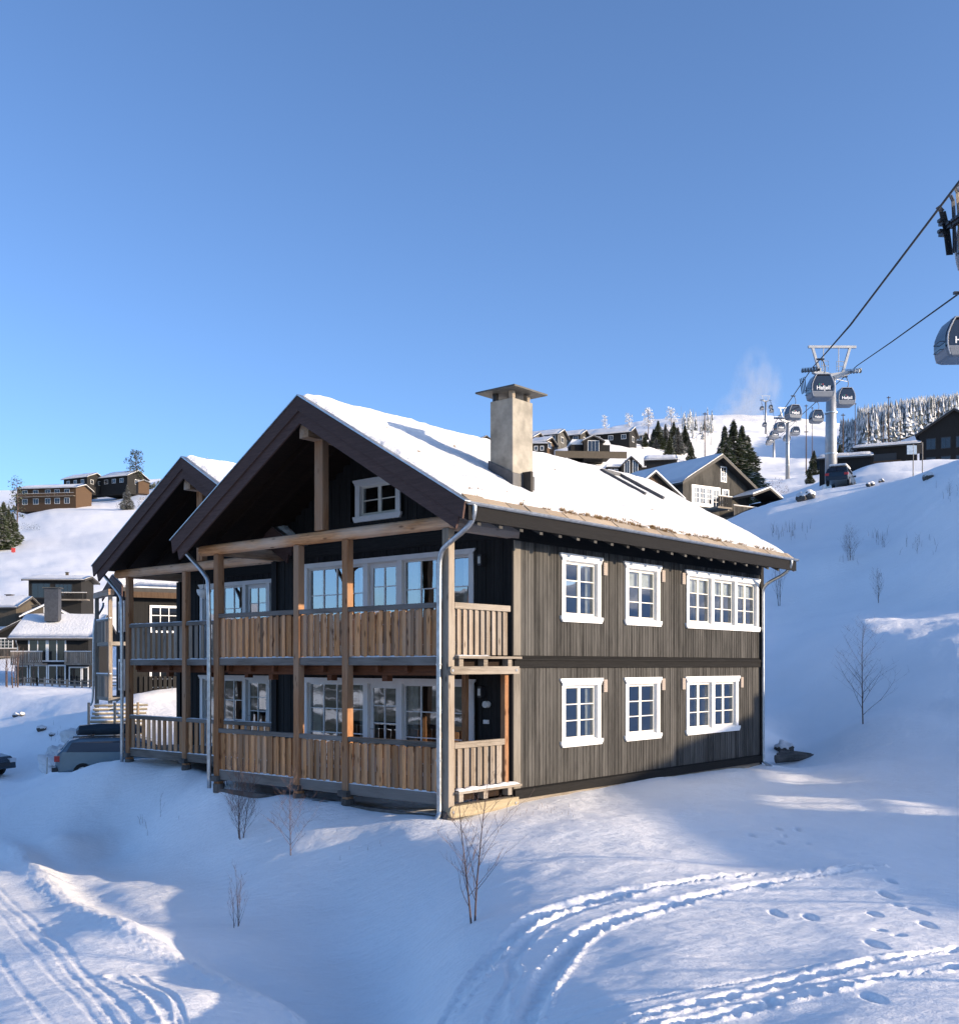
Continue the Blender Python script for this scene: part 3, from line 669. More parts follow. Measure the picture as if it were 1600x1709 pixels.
for (w_, un, cu) in [(WIN[0], 1, True), (WIN[1], 1, 'top'), (WIN[2], 3, 'top'), (WINL[0], 1, True), (WINL[1], 1, None), (WINL[2], 2, None)]:
    a, b, c, d = w_
    window(h1, mapR, a, b, c, d, [(1, 2, 3)]*un, header=.15, side=.13, ear=.06, curtains=cu)
for s, z in ((3.28, 2.02), (5.80, 2.02), (6.78, 2.02), (3.28, -.60), (5.80, -.60), (6.78, -.60), (9.92, -.60)):
    m = MB(); m.box(s-.075, s+.075, -.055, .0, z, z+.28); v_ = m.build('vent', MT['vent'], h1)
    for k in range(5): MB().box(s-.06, s+.06, -.062, -.055, z+.03+k*.05, z+.05+k*.05).build('louvre', MT['vent'], v_)
# eave fascia, rafter tails and turf boards
ez = rz_at(RT-HALF)
MB().box(FS-.56, 11.26, RT-HALF-.035, RT-HALF+.01, ez-.31, ez-.05).build('fascia_board', MT['fascia'], h1)
for k in range(21):
    s = FS-.2+k*.62
    m = MB(); m.prism([(RT-HALF+.02, ez-.375), (RT-HALF+.02, ez-.12), (-.02, ez+.42), (-.02, ez+.12)], lambda p, q, w: (w, p, q), s-.05, s+.05); m.build('rafter_tail', MT['wall'], h1)
m = MB(); m.prism([(RT-HALF+.01, ez-.10), (RT-HALF+.01, ez-.08), (-.02, ez+.46), (-.02, ez+.44)], lambda p, q, w: (w, p, q), FS-.5, 11.2); m.build('eave_soffit', MT['soffit'], h1)
k = 0; s = FS-.52
while s < 11.1:
    w_ = .60+rnd.uniform(-.03, .03); j = rnd.uniform(-.012, .012)
    m = MB(); t0_ = RT-HALF-.02; t1_ = t0_+.20
    m.prism([(t0_, ez+.03+j), (t1_, ez+.185+j), (t1_, ez+.10+j), (t0_, ez-.0+j)], lambda p, q, w: (w, p, q), s+.012, min(s+w_, 11.2)-.012); m.build('turf_board', MT['eave'], h1, bevel=.006); s += w_
# dry grass poking out of the snow along the eave
m = MB()
def tuft(m, s, t, z, n=26, h=.10, spread=.07):
    for _ in range(n):
        a = rnd.uniform(0, 6.28); r = rnd.random()*spread; x = s+r*math.cos(a)*1.6; y = t+r*math.sin(a); hh = h*rnd.uniform(.4, 1)
        dx, dy = rnd.uniform(-.05, .05), rnd.uniform(-.07, .02)
        m.add([(x-.006, y, z-.02), (x+.006, y, z-.02), (x+dx, y+dy, z+hh)], [(0,1,2)])
        m.add([(x, y-.006, z-.02), (x, y+.006, z-.02), (x+dx*.6, y+dy, z+hh*.8)], [(0,1,2)])
for _ in range(150):
    s = rnd.uniform(-.5, 11.0) if rnd.random() < .5 else rnd.gauss(3.4, 1.8)
    if not -2.3 < s < 11: continue
    t = RT-HALF+.18+abs(rnd.gauss(0, .10)); tuft(m, s, t, rz_at(t)+.05, rnd.randint(8, 34), rnd.uniform(.05, .12), rnd.uniform(.03, .10))
for s, t in ((-1.9,-.45),(-1.55,-.40),(-.6,-.3),(8.9,2.6),(9.3,2.9),(8.4,3.3),(1.3,1.4),(.7,2.2),(2.9,.9),(5.5,1.6),(4.4,2.2),(-1.2,2.4),(-1.5,1.2),(-.8,3.1),(6.3,.6)):
    tuft(m, s, t, rz_at(t)+.09, 14, .05, .05)
tag(m.build('dry_grass', MT['grass'], h1), kind='stuff')
# chimney
ch = MB(); c0, c1, d0, d1 = .30, .98, .24, .84
ch.box(c0, c1, d0, d1, 3.2, 5.50); cho = ch.build('chimney', MT['render'], h1, bevel=.01)
m = MB(); zf = lambda t: rz_at(t)+.10
m.prism([(d0-.03, zf(d0)-.25), (d0-.03, zf(d0)+.26), (d1+.03, zf(d1)+.24), (d1+.03, zf(d1)-.25)], lambda p, q, w: (w, p, q), c0-.03, c1+.03); m.build('flashing', MT['flash'], cho)
cp = MB(); z = 5.66; cp.box(c0-.22, c1+.22, d0-.22, d1+.22, z, z+.035); cpo = cp.build('chimney_cap', MT['slate'], h1)
cpo.rotation_euler = (0, 0, 0)
for i2, (x, y) in enumerate(((c0+.08, d0+.08), (c1-.1, d0+.08), (c0+.08, d1-.08), (c1-.1, d1-.08))):
    MB().tube([(x, y, 5.50), (x, y, 5.66)], .065, 8).build('spacer', MT['eave'] if i2 < 2 else MT['black'], cpo)
# roof window half buried in snow
m = MB(); 
def rp(s, t, h=0): return (s, t, rz_at(t)+h)
sk = [(7.9, 1.75), (7.9, 3.15), (8.85, 3.15), (8.85, 1.75)]
m = MB()
for (sa, ta), (sb, tb) in ((sk[0], sk[1]), (sk[3], sk[2]), (sk[1], sk[2])): m.beam(rp(sa, ta, .13), rp(sb, tb, .13), .09, .09)
m.build('roof_window', MT['flash'], h1)
# front right downpipe and far downpipe
zt = ez-.05; e = RT-HALF-.05
MB().tube(bez([(FS-.42, e, zt), (FS-.42, e, zt-.12), (FS-.40, e+.10, zt-.34), (FS-.20, -.12, zt-.62), (FS-.15, .06, zt-.75), (FS-.15, .10, zt-1.1), (FS-.15, .10, -2.70), (FS-.15, .08, -2.80), (FS-.26, .14, -2.93)]), .05, 10).build('downpipe', MT['zinc'], h1, smooth=True)
MB().tube(bez([(10.9, e, zt), (10.9, e, zt-.12), (10.92, e+.15, zt-.34), (11.0, -.30, zt-.55), (11.08, -.10, zt-.7), (11.08, -.10, zt-1.0), (11.08, -.10, -2.6), (11.08, -.12, -2.7), (11.10, -.35, -2.82)]), .045, 10).build('downpipe', MT['zinc'], h1, smooth=True)
for z in (1.9, .0, -1.8):
    MB().tube([(FS-.15, .10, z), (FS-.15, .10, z+.03)], .06, 10).build('pipe_clip', MT['zinc'], h1)
# second wing, set back 2.175 and 7.32 to the left
h2 = tag(empty('mountain_chalet', Vector(hw(2.175, 7.32)), HA), 'second gabled wing of the dark chalet, stepped back on the left, with gapped baluster railings', 'house', 'twin gabled wings of the big chalet')
wing(h2, False)
hb = tag(empty('hanging_basket', Vector(hw(.3, 10.9, 2.5)), 0), 'round hanging plant basket under the upper balcony beam of the left wing', 'basket')
MB().tube([(0,0,0),(0,0,-.45)], .008, 5).build('chain', MT['black'], hb)
m = MB(); m.tube([(0,0,-.45),(0,0,-.5),(0,0,-.58),(0,0,-.66),(0,0,-.70)], [.2,.2,.17,.10,.02], 12); m.build('bowl', MT['curtain'], hb, smooth=True)

# wooded ridge across the valley, left of the view: it shows mirrored in the balcony windows
mr_, n, b = new_mat("wooded_ridge"); co = N(n, "ShaderNodeTexCoord").outputs["Object"]; t1_ = noise(n, .012, 6, .65, co); r1_ = ramp(n, t1_.outputs[0], [(.44, (.03,.04,.03)), (.50, (.10,.11,.11)), (.56, (.75,.78,.8))]); n.links.new(r1_.outputs[0], b.inputs["Base Color"]); b.inputs["Roughness"].default_value = .9
m = MB(); nn_ = 90; vs = []
for i in range(nn_+1):
    az = R(215+95*i/nn_); 
    for j, (d_, hh) in enumerate(((420, -70), (700, -45), (1000, -5), (1300, 50+40*float(fbm(np.array([i*.12]), np.array([2.0]), 4)[0])), (1700, 20))): 
        hh2 = hh+18*float(fbm(np.array([i*.3]), np.array([j*1.7]), 3)[0]); vs.append((math.sin(az)*d_, math.cos(az)*d_, hh2))
m.add(vs, [(i*5+j, i*5+j+1, i*5+j+6, i*5+j+5) for i in range(nn_) for j in range(4)])
tag(m.build('wooded_ridge', mr_, smooth=True), kind='structure')

# ------------------------------------------------------------------ neighbouring buildings
MT['brownwall'] = wood("oiled_cladding", (.05,.031,.019), (.12,.078,.050), 'z', 1, .8, .1)
MT['taupe'] = wood("taupe_cladding", (.05,.042,.032), (.13,.11,.085), 'z', 1, .8, .1)
MT['roofdark'] = plain("roof_dark", (.03,.027,.025), .7, var=.2)
MT['curtainlit'] = plain("pale_blind", (.4,.42,.44), .6, var=.3, nscale=1)
def fm(face, w, d):
    """wall coordinates -> local xyz; a along the wall (left to right seen from outside), n outward"""
    return {'F': lambda a, n, z: (a, -n, z), 'R': lambda a, n, z: (w/2+n, d/2+a, z), 'L': lambda a, n, z: (-w/2-n, d/2-a, z), 'B': lambda a, n, z: (-a, d+n, z)}[face]
def hwindow(root, fn, c, z0, w, h, cols, rows, cas=.09, mat='white', mul=.035, glass='dglass'):
    m = MB(); x0, x1, z1 = c-w/2, c+w/2, z0+h
    bx(m, fn, x0-cas, x1+cas, 0, .05, z1, z1+cas*1.2); bx(m, fn, x0-cas, x1+cas, 0, .05, z0-cas, z0)
    bx(m, fn, x0-cas, x0, 0, .045, z0, z1); bx(m, fn, x1, x1+cas, 0, .045, z0, z1)
    for i in range(1, cols): x = x0+w*i/cols; bx(m, fn, x-mul/2, x+mul/2, .01, .035, z0, z1)
    for j in range(1, rows): z = z0+h*j/rows; bx(m, fn, x0, x1, .01, .03, z-mul/2, z+mul/2)
    wo = m.build('window', MT[mat], root)
    for i in range(cols):
        t = rnd.uniform(-.006, .006); a, b = x0+w*i/cols, x0+w*(i+1)/cols
        g = MB(); g.add([fn(a, .012+t, z0), fn(b, .012-t, z0), fn(b, .012-t, z1), fn(a, .012+t, z1)], [(0,1,2,3)]); g.build('pane', MT[glass], wo)
    return wo
def chalet(name, label, loc, rz, w, d, h, pitch=26, over=.5, wall='taupe', wins=(), group=None, snow=.22, band=None, chim=None, barge='roofdark', bargew=.28, base=2.0, slabs=True):
    root = tag(empty(name, loc, R(rz)), label, 'house', group)
    tp = math.tan(R(pitch)); rh = h+w/2*tp
    m = MB(); f3 = lambda p, q, k: (p, k, q)
    m.prism([(-w/2, -base), (w/2, -base), (w/2, h), (0, rh), (-w/2, h)], f3, 0, d); m.build('walls', MT[wall], root)
    W2 = w/2+over; ze = h-over*tp
    m = MB()
    for sg in (1, -1): m.prism([(0, rh+.18), (sg*W2, ze+.18), (sg*W2, ze+.0), (0, rh+.0)], f3, -over, d+over)
    m.build('roof', MT['roofdark'], root)
    for sg in (1, -1):
        for y in (-over-.04, d+over-.0): MB().prism([(0, rh+.22), (sg*(W2+.03), ze+.22), (sg*(W2+.03), ze+.22-bargew), (0, rh+.22-bargew)], f3, y, y+.05).build('barge_board', MT[barge], root)
    # snow as a rounded slab on each slope
    m = MB(); n = 14; k = 7
    for sg in (1, -1):
        vs = []
        for i in range(n+1):
            y = -over+.03+(d+2*over-.06)*i/n
            for j in range(k+1):
                f = j/k; x = sg*W2*f; hh = snow*(1+.25*(vnoise(np.array([loc[0]+i*.7]), np.array([j*.6+sg*9.]))[0]))*(1 if 0 < i < n else .55)*(1 if j < k else .35)
                vs.append((x, y, rh+.18-(rh-ze)*f+hh))
        fs = [(i*(k+1)+j, i*(k+1)+j+1, (i+1)*(k+1)+j+1, (i+1)*(k+1)+j) for i in range(n) for j in range(k)]
        fs += [(i*(k+1)+k, (i+1)*(k+1)+k, len(vs)+i+1, len(vs)+i) for i in range(n)]
        vs += [(sg*W2, -over+.03+(d+2*over-.06)*i/n, ze+.18) for i in range(n+1)]
        q0 = len(vs); vs += [(sg*W2*j/k, -over+.03, rh+.16-(rh-ze)*j/k) for j in range(k+1)]
        fs += [(j, j+1, q0+j+1, q0+j) for j in range(k)]
        m.add(vs, fs)
    m.build('roof_snow', MT['snow'], root, smooth=True)
    for wd in wins:
        hwindow(root, fm(wd[0], w, d), *wd[1:7], **(wd[7] if len(wd) > 7 else {}))
    if band:
        m = MB(); bx(m, fm('F', w, d), -w/2, w/2, 0, .06, band, band+.2); m.build('belt_board', MT['wallx'], root)
    if chim:
        x, y, cw, chh = chim; z0 = rh-abs(x)*tp; m = MB(); m.box(x-cw/2, x+cw/2, y-cw/2, y+cw/2, z0-.3, z0+chh); c = m.build('chimney', MT['taupe'], root); MB().box(x-cw*.7, x+cw*.7, y-cw*.7, y+cw*.7, z0+chh, z0+chh+.08).build('cap', MT['slate'], c)
    return root
def balcony(root, fn, a0, a1, z, dep, hgt=1.0, mat='slatgrey', gap=.16, sides=True, posts=True):
    b = MB(); bx(b, fn, a0, a1, 0, dep, z-.16, z); bo = b.build('balcony', MT['beamgreyx'], root)
    m = MB(); bx(m, fn, a0, a1, dep-.06, dep+.03, z+hgt-.08, z+hgt); m.build('rail', MT['beamgreyx'], bo)
    n = int((a1-a0)/gap)
    for i in range(n):
        x = a0+(a1-a0)*(i+.5)/n; bx(MB(), fn, x-gap*.42, x+gap*.42, dep-.02, dep+.01, z, z+hgt-.08).build('slat', MT[mat], bo)
    s = MB(); bx(s, fn, a0, a1, dep-.06, dep+.03, z+hgt, z+hgt+.05); s.build('snow_cap', MT['snow'], bo)
    return bo
def at(px, py, Y): x, y, z = pxw(px, py, Y); return (x, y, z)
dk = dict(mat='white'); MT['blackframe'] = MT['black']
bf = dict(mat='blackframe', cas=.05)

# third chalet of the row, behind the second wing
r_ = chalet('timber_chalet', 'third dark chalet behind the left wing, one corner balcony and gutter showing', (-14.95, 47.5, (Y0-1166)/FPX*46), -60, 3.0, 9, 4.75, 17, .5, 'wallshade',
            [('R', -2.9, 2.95, 1.5, 1.0, 4, 3), ('R', -2.9, .1, 1.5, 1.1, 4, 3), ('F', -.3, 3, 1.0, 1.2, 2, 2), ('F', -.3, .4, 1.0, 1.2, 2, 2)], barge='barge', bargew=.45, band=2.3)
fR = fm('F', 3.0, 9)
for z in (0.05, 2.45): balcony(r_, fR, -1.5, 1.5, z, .9)
for a in (1.4, -1.4):
    m = MB(); bx(m, fR, a-.08, a+.08, .8, .96, -1, 4.6); m.build('post', MT['slatgrey'], r_)
m = MB(); bx(m, fR, -1.6, 1.6, .75, 1.0, 4.45, 4.7); m.build('log_beam', MT['logx'], r_)
m = MB(); fS = fm('R', 3.0, 9); bx(m, fS, -4.9, 4.9, .42, .50, 4.35, 4.6); m.build('fascia_board', MT['brownwall'], r_)
for i in range(22): bx(MB(), fS, -4.2+i*.21, -4.05+i*.21, .05, .08, -.1, .95).build('slat', MT['wallshade'], r_)
MB().tube(bez([(-1.9, -.5, 4.3), (-1.9, -.5, 4.1), (-1.6, -.8, 3.7), (-1.55, -1.0, 3.4), (-1.55, -1.0, -.1), (-1.7, -1.1, -.4)]), .05, 8).build('downpipe', MT['zinc'], r_, smooth=True)

# dark house with two tall window bands
r_ = chalet('lodge_house', 'black timber house with tall glazed bays and wide metal chimney, across the parking', at(168, 1150, 96), 94, 8, 6.0, 4.55, 25, .6, 'wallshade',
            [('L', .35, 2.55, 1.35, 2.1, 2, 1, dict(mul=.08, cas=.12)), ('L', -1.25, 2.55, 1.35, 2.1, 2, 1, dict(mul=.08, cas=.12)), ('L', .35, -.05, 1.3, 2.1, 2, 1, dict(mul=.08, cas=.1)), ('L', -1.2, -.05, 1.3, 2.1, 2, 1, dict(mul=.08, cas=.1)),
             ('L', 1.9, .0, .9, 1.9, 1, 1), ('L', 2.75, .0, .4, 1.9, 1, 1), ('L', -2.6, .2, .9, 1.8, 1, 1)], chim=None, snow=.16)
fL = fm('L', 8, 6.0)
balcony(r_, fL, -3.1, -.45, 2.3, 1.3, 1.0, 'slatgrey'); balcony(r_, fL, 1.35, 3.6, 2.3, 1.3, 1.0, 'slatgrey')
c_ = MB().box(-2.1, -1.2, 3.1, 4.3, 6, 8.9).build('chimney', MT['flash'], r_); MB().box(-2.25, -1.05, 2.95, 4.45, 8.9, 8.98).build('cap', MT['slate'], c_)
MB().tube(bez([(-4.5, 5.9, 4.3), (-4.5, 5.9, 4.1), (-4.1, 5.9, 3.8), (-4.1, 5.9, 3.6), (-4.1, 5.9, 0)]), .05, 8).build('downpipe', MT['zinc'], r_)
# dark gabled house, white window band
r_ = chalet('log_house', 'dark gabled house with white window band above a slatted terrace, left edge', at(38, 1094, 116), 4, 6.2, 8, 2.05, 27, .45, 'wallshade',
            [('F', 0, .8, .7, 1.0, 3, 3), ('F', -1.9, .8, 1.6, 1.0, 4, 3), ('F', 1.8, .8, 1.6, 1.0, 4, 3), ('F', 0, 2.35, .45, .45, 2, 2)], bargew=.2)
balcony(r_, fm('F', 6.2, 8), -3.4, 4.0, -.1, 1.2, .85, 'wall')
r_ = chalet('cabin_house', 'taupe gabled cabin with white barge boards, behind the dark gabled house', at(78, 1064, 134), 18, 5.6, 8, 2.6, 27, .35, 'taupe', [('F', 0, 3.15, .55, .55, 2, 1), ('F', -1.0, -.4, .9, 2.0, 1, 1, dict(cas=.02, glass='curtainlit'))], barge='white', bargew=.16, chim=(-1.6, 2.5, .6, .9))
r_ = chalet('cabin_house', 'long low cabin with blue shaded snow roof and stone chimney above the gabled cabins', at(48, 1042, 142), 84, 6.5, 8, 2.1, 22, .5, 'taupe', [], chim=(1.5, 3.5, .7, 1.2))
# flat modern house
r_ = chalet('modern_house', 'low modern house with glazed upper floor on the slope behind the black house', at(146, 1010, 152), 93, 6, 7.2, 3.3, 10, .7, 'wallshade',
            [('L', -1.9, .9, 2.4, 1.9, 3, 1, dict(mat='blackframe')), ('L', 1.2, 1.2, 2.2, 1.5, 4, 1, dict(mat='blackframe'))], chim=(.5, 3, .35, .9))
balcony(r_, fm('L', 6, 7.2), 1.0, 4.8, .6, 1.4, .9, 'wallshade', .5)
# hill hotel and the houses round it
r_ = chalet('hotel_building', 'long two storey brown lodge on top of the ski slope', at(140, 846, 388), 80, 11, 23, 6.2, 16, .9, 'brownwall',
            [('L', x, z, 1.9, 1.9, 2, 1) for x in (-8.5, -4.2, .5, 4.2, 8) for z in (.6, 3.7)] + [('B', x, z, 1.5, 1.6, 2, 1, dict(mat='brownwall')) for x in (-3, 0, 3) for z in (.6, 3.6)], snow=.5)
bo = balcony(r_, fm('L', 11, 23), -11.4, 11.4, 3.2, 1.4, 1.0, 'brownwall', 1.0)
chalet('hill_house', 'dark two storey house directly above the brown lodge', at(160, 818, 425), 62, 9, 13, 4.6, 22, .8, 'wallshade', [('L', x, 2.2, 1.6, 1.5, 2, 1) for x in (-4, 0, 4)] + [('F', -2, 2.2, 1.4, 1.5, 2, 1), ('F', 2, 2.2, 1.4, 1.5, 2, 1)], snow=.5)
chalet('hill_house', 'dark gabled house beside the tall pine on the left hill', at(229, 818, 425), 64, 11, 14, 5, 24, .8, 'wallshade', [('L', x, 2.5, 1.8, 1.5, 2, 1) for x in (-4, 0, 4)] + [('F', 0, 2.2, 2.4, 1.8, 3, 1)], snow=.5)
chalet('hill_house', 'small orange timber annexe beside the pine on the left hill', at(240, 815, 405), 30, 4, 4, 2.2, 20, .4, 'brownwall', [], snow=.3)
chalet('hill_house', 'small dark cabin with snowy roof left of the brown lodge', at(73, 832, 420), 68, 6, 7, 2.8, 24, .7, 'wallshade', [('F', 0, .8, 1.4, 1.2, 2, 1), ('L', 0, .8, 2, 1.2, 2, 1)], snow=.45)
chalet('hill_house', 'tiny cabin at the far left crest, only its roof showing', at(50, 838, 440), 70, 5, 5, 1.6, 22, .5, 'wallshade', [], snow=.4)
# right hillside: the large dark chalet with a white window band
r_ = chalet('hillside_chalet', 'dark weathered chalet with white window band below tall spruces', at(1196, 888, 98), 33, 8.6, 11, 4.3, 30, .75, 'wall',
            [('F', -2.65, 2.5, .62, 1.35, 2, 3), ('F', -1.85, 2.5, .62, 1.35, 2, 3), ('F', -1.05, 2.5, .62, 1.35, 2, 3), ('F', -.15, 2.2, .7, 1.6, 2, 3), ('F', 1.1, 2.2, .7, 1.7, 2, 3), ('F', .85, 4.75, .6, 1.25, 2, 3), ('L', 4.3, 2.4, .9, 1.1, 2, 2)], chim=(-3.2, 9.0, .5, 1.0), snow=.25)
fF = fm('F', 8.6, 11)
bx(MB(), fF, -3.2, .45, .001, .008, 2.2, 4.1).build('white_panel', MT['white'], r_)
balcony(r_, fF, -2.4, -.6, 1.9, 2.4, .95, 'wallshade', .3); balcony(r_, fF, -.4, 4.4, 1.15, 2.4, 1.0, 'wall', .18)
m = MB(); f3 = lambda p, q, k: (p, -k, q)
m.prism([(1.9, 3.3), (4.2, 4.1), (4.2, 3.9), (1.9, 3.1)], f3, .2, 2.6); m.prism([(4.2, 4.1), (6.6, 2.9), (6.6, 2.7), (4.2, 3.9)], f3, .2, 2.6); porch = m.build('porch_roof', MT['roofdark'], r_)
m = MB(); m.prism([(1.9, 3.42), (4.2, 4.22), (6.6, 3.02), (6.6, 2.9), (4.2, 4.1), (1.9, 3.3)], f3, .18, 2.62); m.build('porch_snow', MT['snow'], porch)
MB().box(4.4, 6.2, -2.4, 0, -1, 2.9).build('porch_wall', MT['wallshade'], r_)
chalet('brown_cabin', 'pale brown gable with white edge peeking over the snowy roof', at(1091, 845, 70), 20, 3.9, 6, .6, 38, .25, 'brownwall', [], barge='white', bargew=.10, snow=.12)
chalet('small_shed', 'small snow roofed shed under the spruces behind the hillside chalet', at(1126, 782, 190), 80, 4, 5, 1.2, 20, .4, 'wallshade', [], snow=.4)
r_ = chalet('valley_cabin', 'grey cabin with pointed glazed central gable in front of the spruce stand', at(1053, 792, 205), 3, 3.6, 5, 1.7, 42, .25, 'wallshade', [('F', -.8, .1, .9, 2.6, 2, 1), ('F', .8, .1, .9, 2.6, 2, 1)], snow=.2)
MB().box(-4.6, -1.9, 1.0, 5, -1, 1.6).build('side_wing', MT['wallshade'], r_); MB().box(1.9, 3.4, 1.0, 5, -1, 1.6).build('side_wing', MT['wallshade'], r_)
MB().box(-4.8, -1.75, .6, 5.2, 1.6, 2.1).build('wing_snow', MT['snow'], r_, bevel=.15); MB().box(1.75, 3.7, .6, 5.2, 1.6, 2.1).build('wing_snow', MT['snow'], r_, bevel=.15)
for x in (-3.9, -2.8): hwindow(r_, lambda a, n, z: (a, 1.0-n, z), x, .1, .7, 1.0, 2, 1)
# the row on the right crest
ROW = [(898,750,262,58,8,9,3.2,'taupe','leftmost gable of the crest row, timber front lit, beside the chimney'), (938,745,275,64,8,10,3.6,'wall','long dark house, second from the chimney in the crest row'), (975,744,290,64,8,10,3.5,'wall','third house from the chimney in the crest row, stepped roof'),
       (1018,744,300,66,9,12,4.0,'wall','dark house with broad roof right of the middle of the crest row'), (1056,745,290,66,9,12,4.4,'wallshade','rightmost dark house of the crest row, next to the frosted pines'), (917,752,240,60,6,4,2.4,'brownwall','brown gabled cabin in front of the crest row'),
       (1001,738,330,66,7,7,3.0,'wall','small upper house tucked behind the middle of the crest row'), (1075,742,320,66,6,5,3.4,'wall','narrow house half hidden by the spruces at the row end')]
for px, py, Y, rz, w, d, h, wl, lb in ROW:
    chalet('crest_house', lb, at(px, py+3, Y), rz, w*.84, d*.86, h*.84, 24, .7, wl, [('L', x, h*.45, 1.2, 1.1, 2, 1, dict(mul=.06)) for x in (-d*.3, 0, d*.3)] + [('F', 0, h*.4, 1.6, 1.3, 2, 1)], group='houses along the right crest', snow=.4, chim=(.5, d*.5, .4, .8))
r_ = chalet('crest_house', 'low dark building with long flat snow roof left of the gabled lodge', at(912, 757, 235), 88, 4, 6, 1.7, 12, .3, 'wallshade', [('L', x, .4, .6, .8, 1, 1) for x in (-2, -.7, .6, 1.9)], group='houses along the right crest', snow=.3)
r_ = chalet('crest_house', 'glazed central gable lodge in front of the crest row, flanked by low wings', at(990, 756, 238), 4, 4.4, 5, 2.6, 26, .4, 'wallshade', [('F', 0, .2, 2.4, 2.5, 3, 1)], group='houses along the right crest', snow=.35)
MB().box(-4.9, -2.3, .8, 5, -1, 2.0).build('side_wing', MT['wallshade'], r_); MB().box(2.3, 3.9, .8, 5, -1, 2.0).build('side_wing', MT['wallshade'], r_)
m = MB(); m.prism([(-5.1, 2.0), (4.1, 2.0), (4.1, 2.3), (3.6, 3.2), (-4.6, 3.2), (-5.1, 2.3)], lambda p, q, k: (p, k, q), 1.0, 4.8); m.build('wing_snow', MT['snow'], r_)
m = MB(); m.box(-9, 7, -2.5, -2.2, -1.6, -.1); m.build('terrace_wall', MT['taupe'], r_)
chalet('crest_house', 'brown gable barely showing left of the tall chimney', at(811, 742, 280), 30, 4, 6, 1.0, 30, .4, 'brownwall', [], group='houses along the right crest', snow=.2)
# right edge: dark modern house, low annexe
r_ = chalet('modern_house', 'large black gabled house with tall windows at the right edge', at(1592, 787, 140), -27, 8.4, 10, 5.3, 33, .5, 'wallshade',
            [('F', x, z, 1.05, 1.35, 2, 1, dict(mat='blackframe')) for x in (-2.8, -1.0, .8, 2.6) for z in (.7, 3.2)] + [('F', 0, -.1, .6, 1.4, 1, 1)], snow=.25)
r_ = chalet('low_house', 'low dark annexe with recessed veranda beside the black gabled house', at(1530, 786, 128), 66, 5, 6.6, 2.7, 9, .5, 'wallshade', [('L', -2.3, .6, 1.0, 1.6, 1, 1, dict(mat='blackframe'))], snow=.35)
MB().box(-2.58, -2.50, 2.2, 5.2, .9, 1.9).build('veranda_shade', MT['black'], r_)  # black panel on the flat wall paints the shade of the recess
bx(MB(), fm('L', 5, 6.6), -1.8, 1.6, .35, .42, -.1, 1.0).build('railing', MT['brownwall'], r_)
chalet('low_house', 'snow buried flat roof in front of the annexe, only its dark edge showing', at(1452, 781, 112), 70, 5, 5, .7, 10, .3, 'wallshade', [], snow=.4, chim=(-.6, 2.2, .3, .4))

# unseen lodge inferred from its shadow; roof line and openings shaped to throw it
r_ = tag(empty('ridge_lodge', (36, 0, 0), 0), 'long dark timber lodge with an open veranda on the ridge right of the view', 'house')
for y0, y1, zt_ in ((-9, 11, 4.3), (14, 16.4, 4.3), (20.6, 27, 4.9), (11, 14, 3.15), (16.4, 20.6, 2.70)): MB().box(-1.6, 1.6, y0, y1, -1, zt_).build('wall', MT['wallshade'], r_)
for y0, y1, z0_, ztop in ((-9.6, 11, 4.2, 5.65), (11, 14, 3.78, 5.65), (14, 16.4, 4.2, 5.65), (16.4, 20.6, 3.47, 5.85), (20.6, 27.6, 4.8, 6.35)):
    MB().prism([(-2.1, z0_), (2.1, z0_+1.0), (2.1, ztop), (-2.1, ztop-.9)], lambda p, q, k: (p, k, q), y0, y1).build('roof', MT['snow'], r_)
for y0, y1, zs in ((11, 14, (3.38,)), (16.4, 20.6, (2.98,))):
    for z in zs: MB().box(-1.58, -1.54, y0, y1, z, z+.18).build('rail', MT['post'], r_)
    for k in range(1, 3): MB().box(-1.6, -1.5, y0+(y1-y0)*k/3-.05, y0+(y1-y0)*k/3+.05, 2.3, 3.9).build('post', MT['post'], r_)

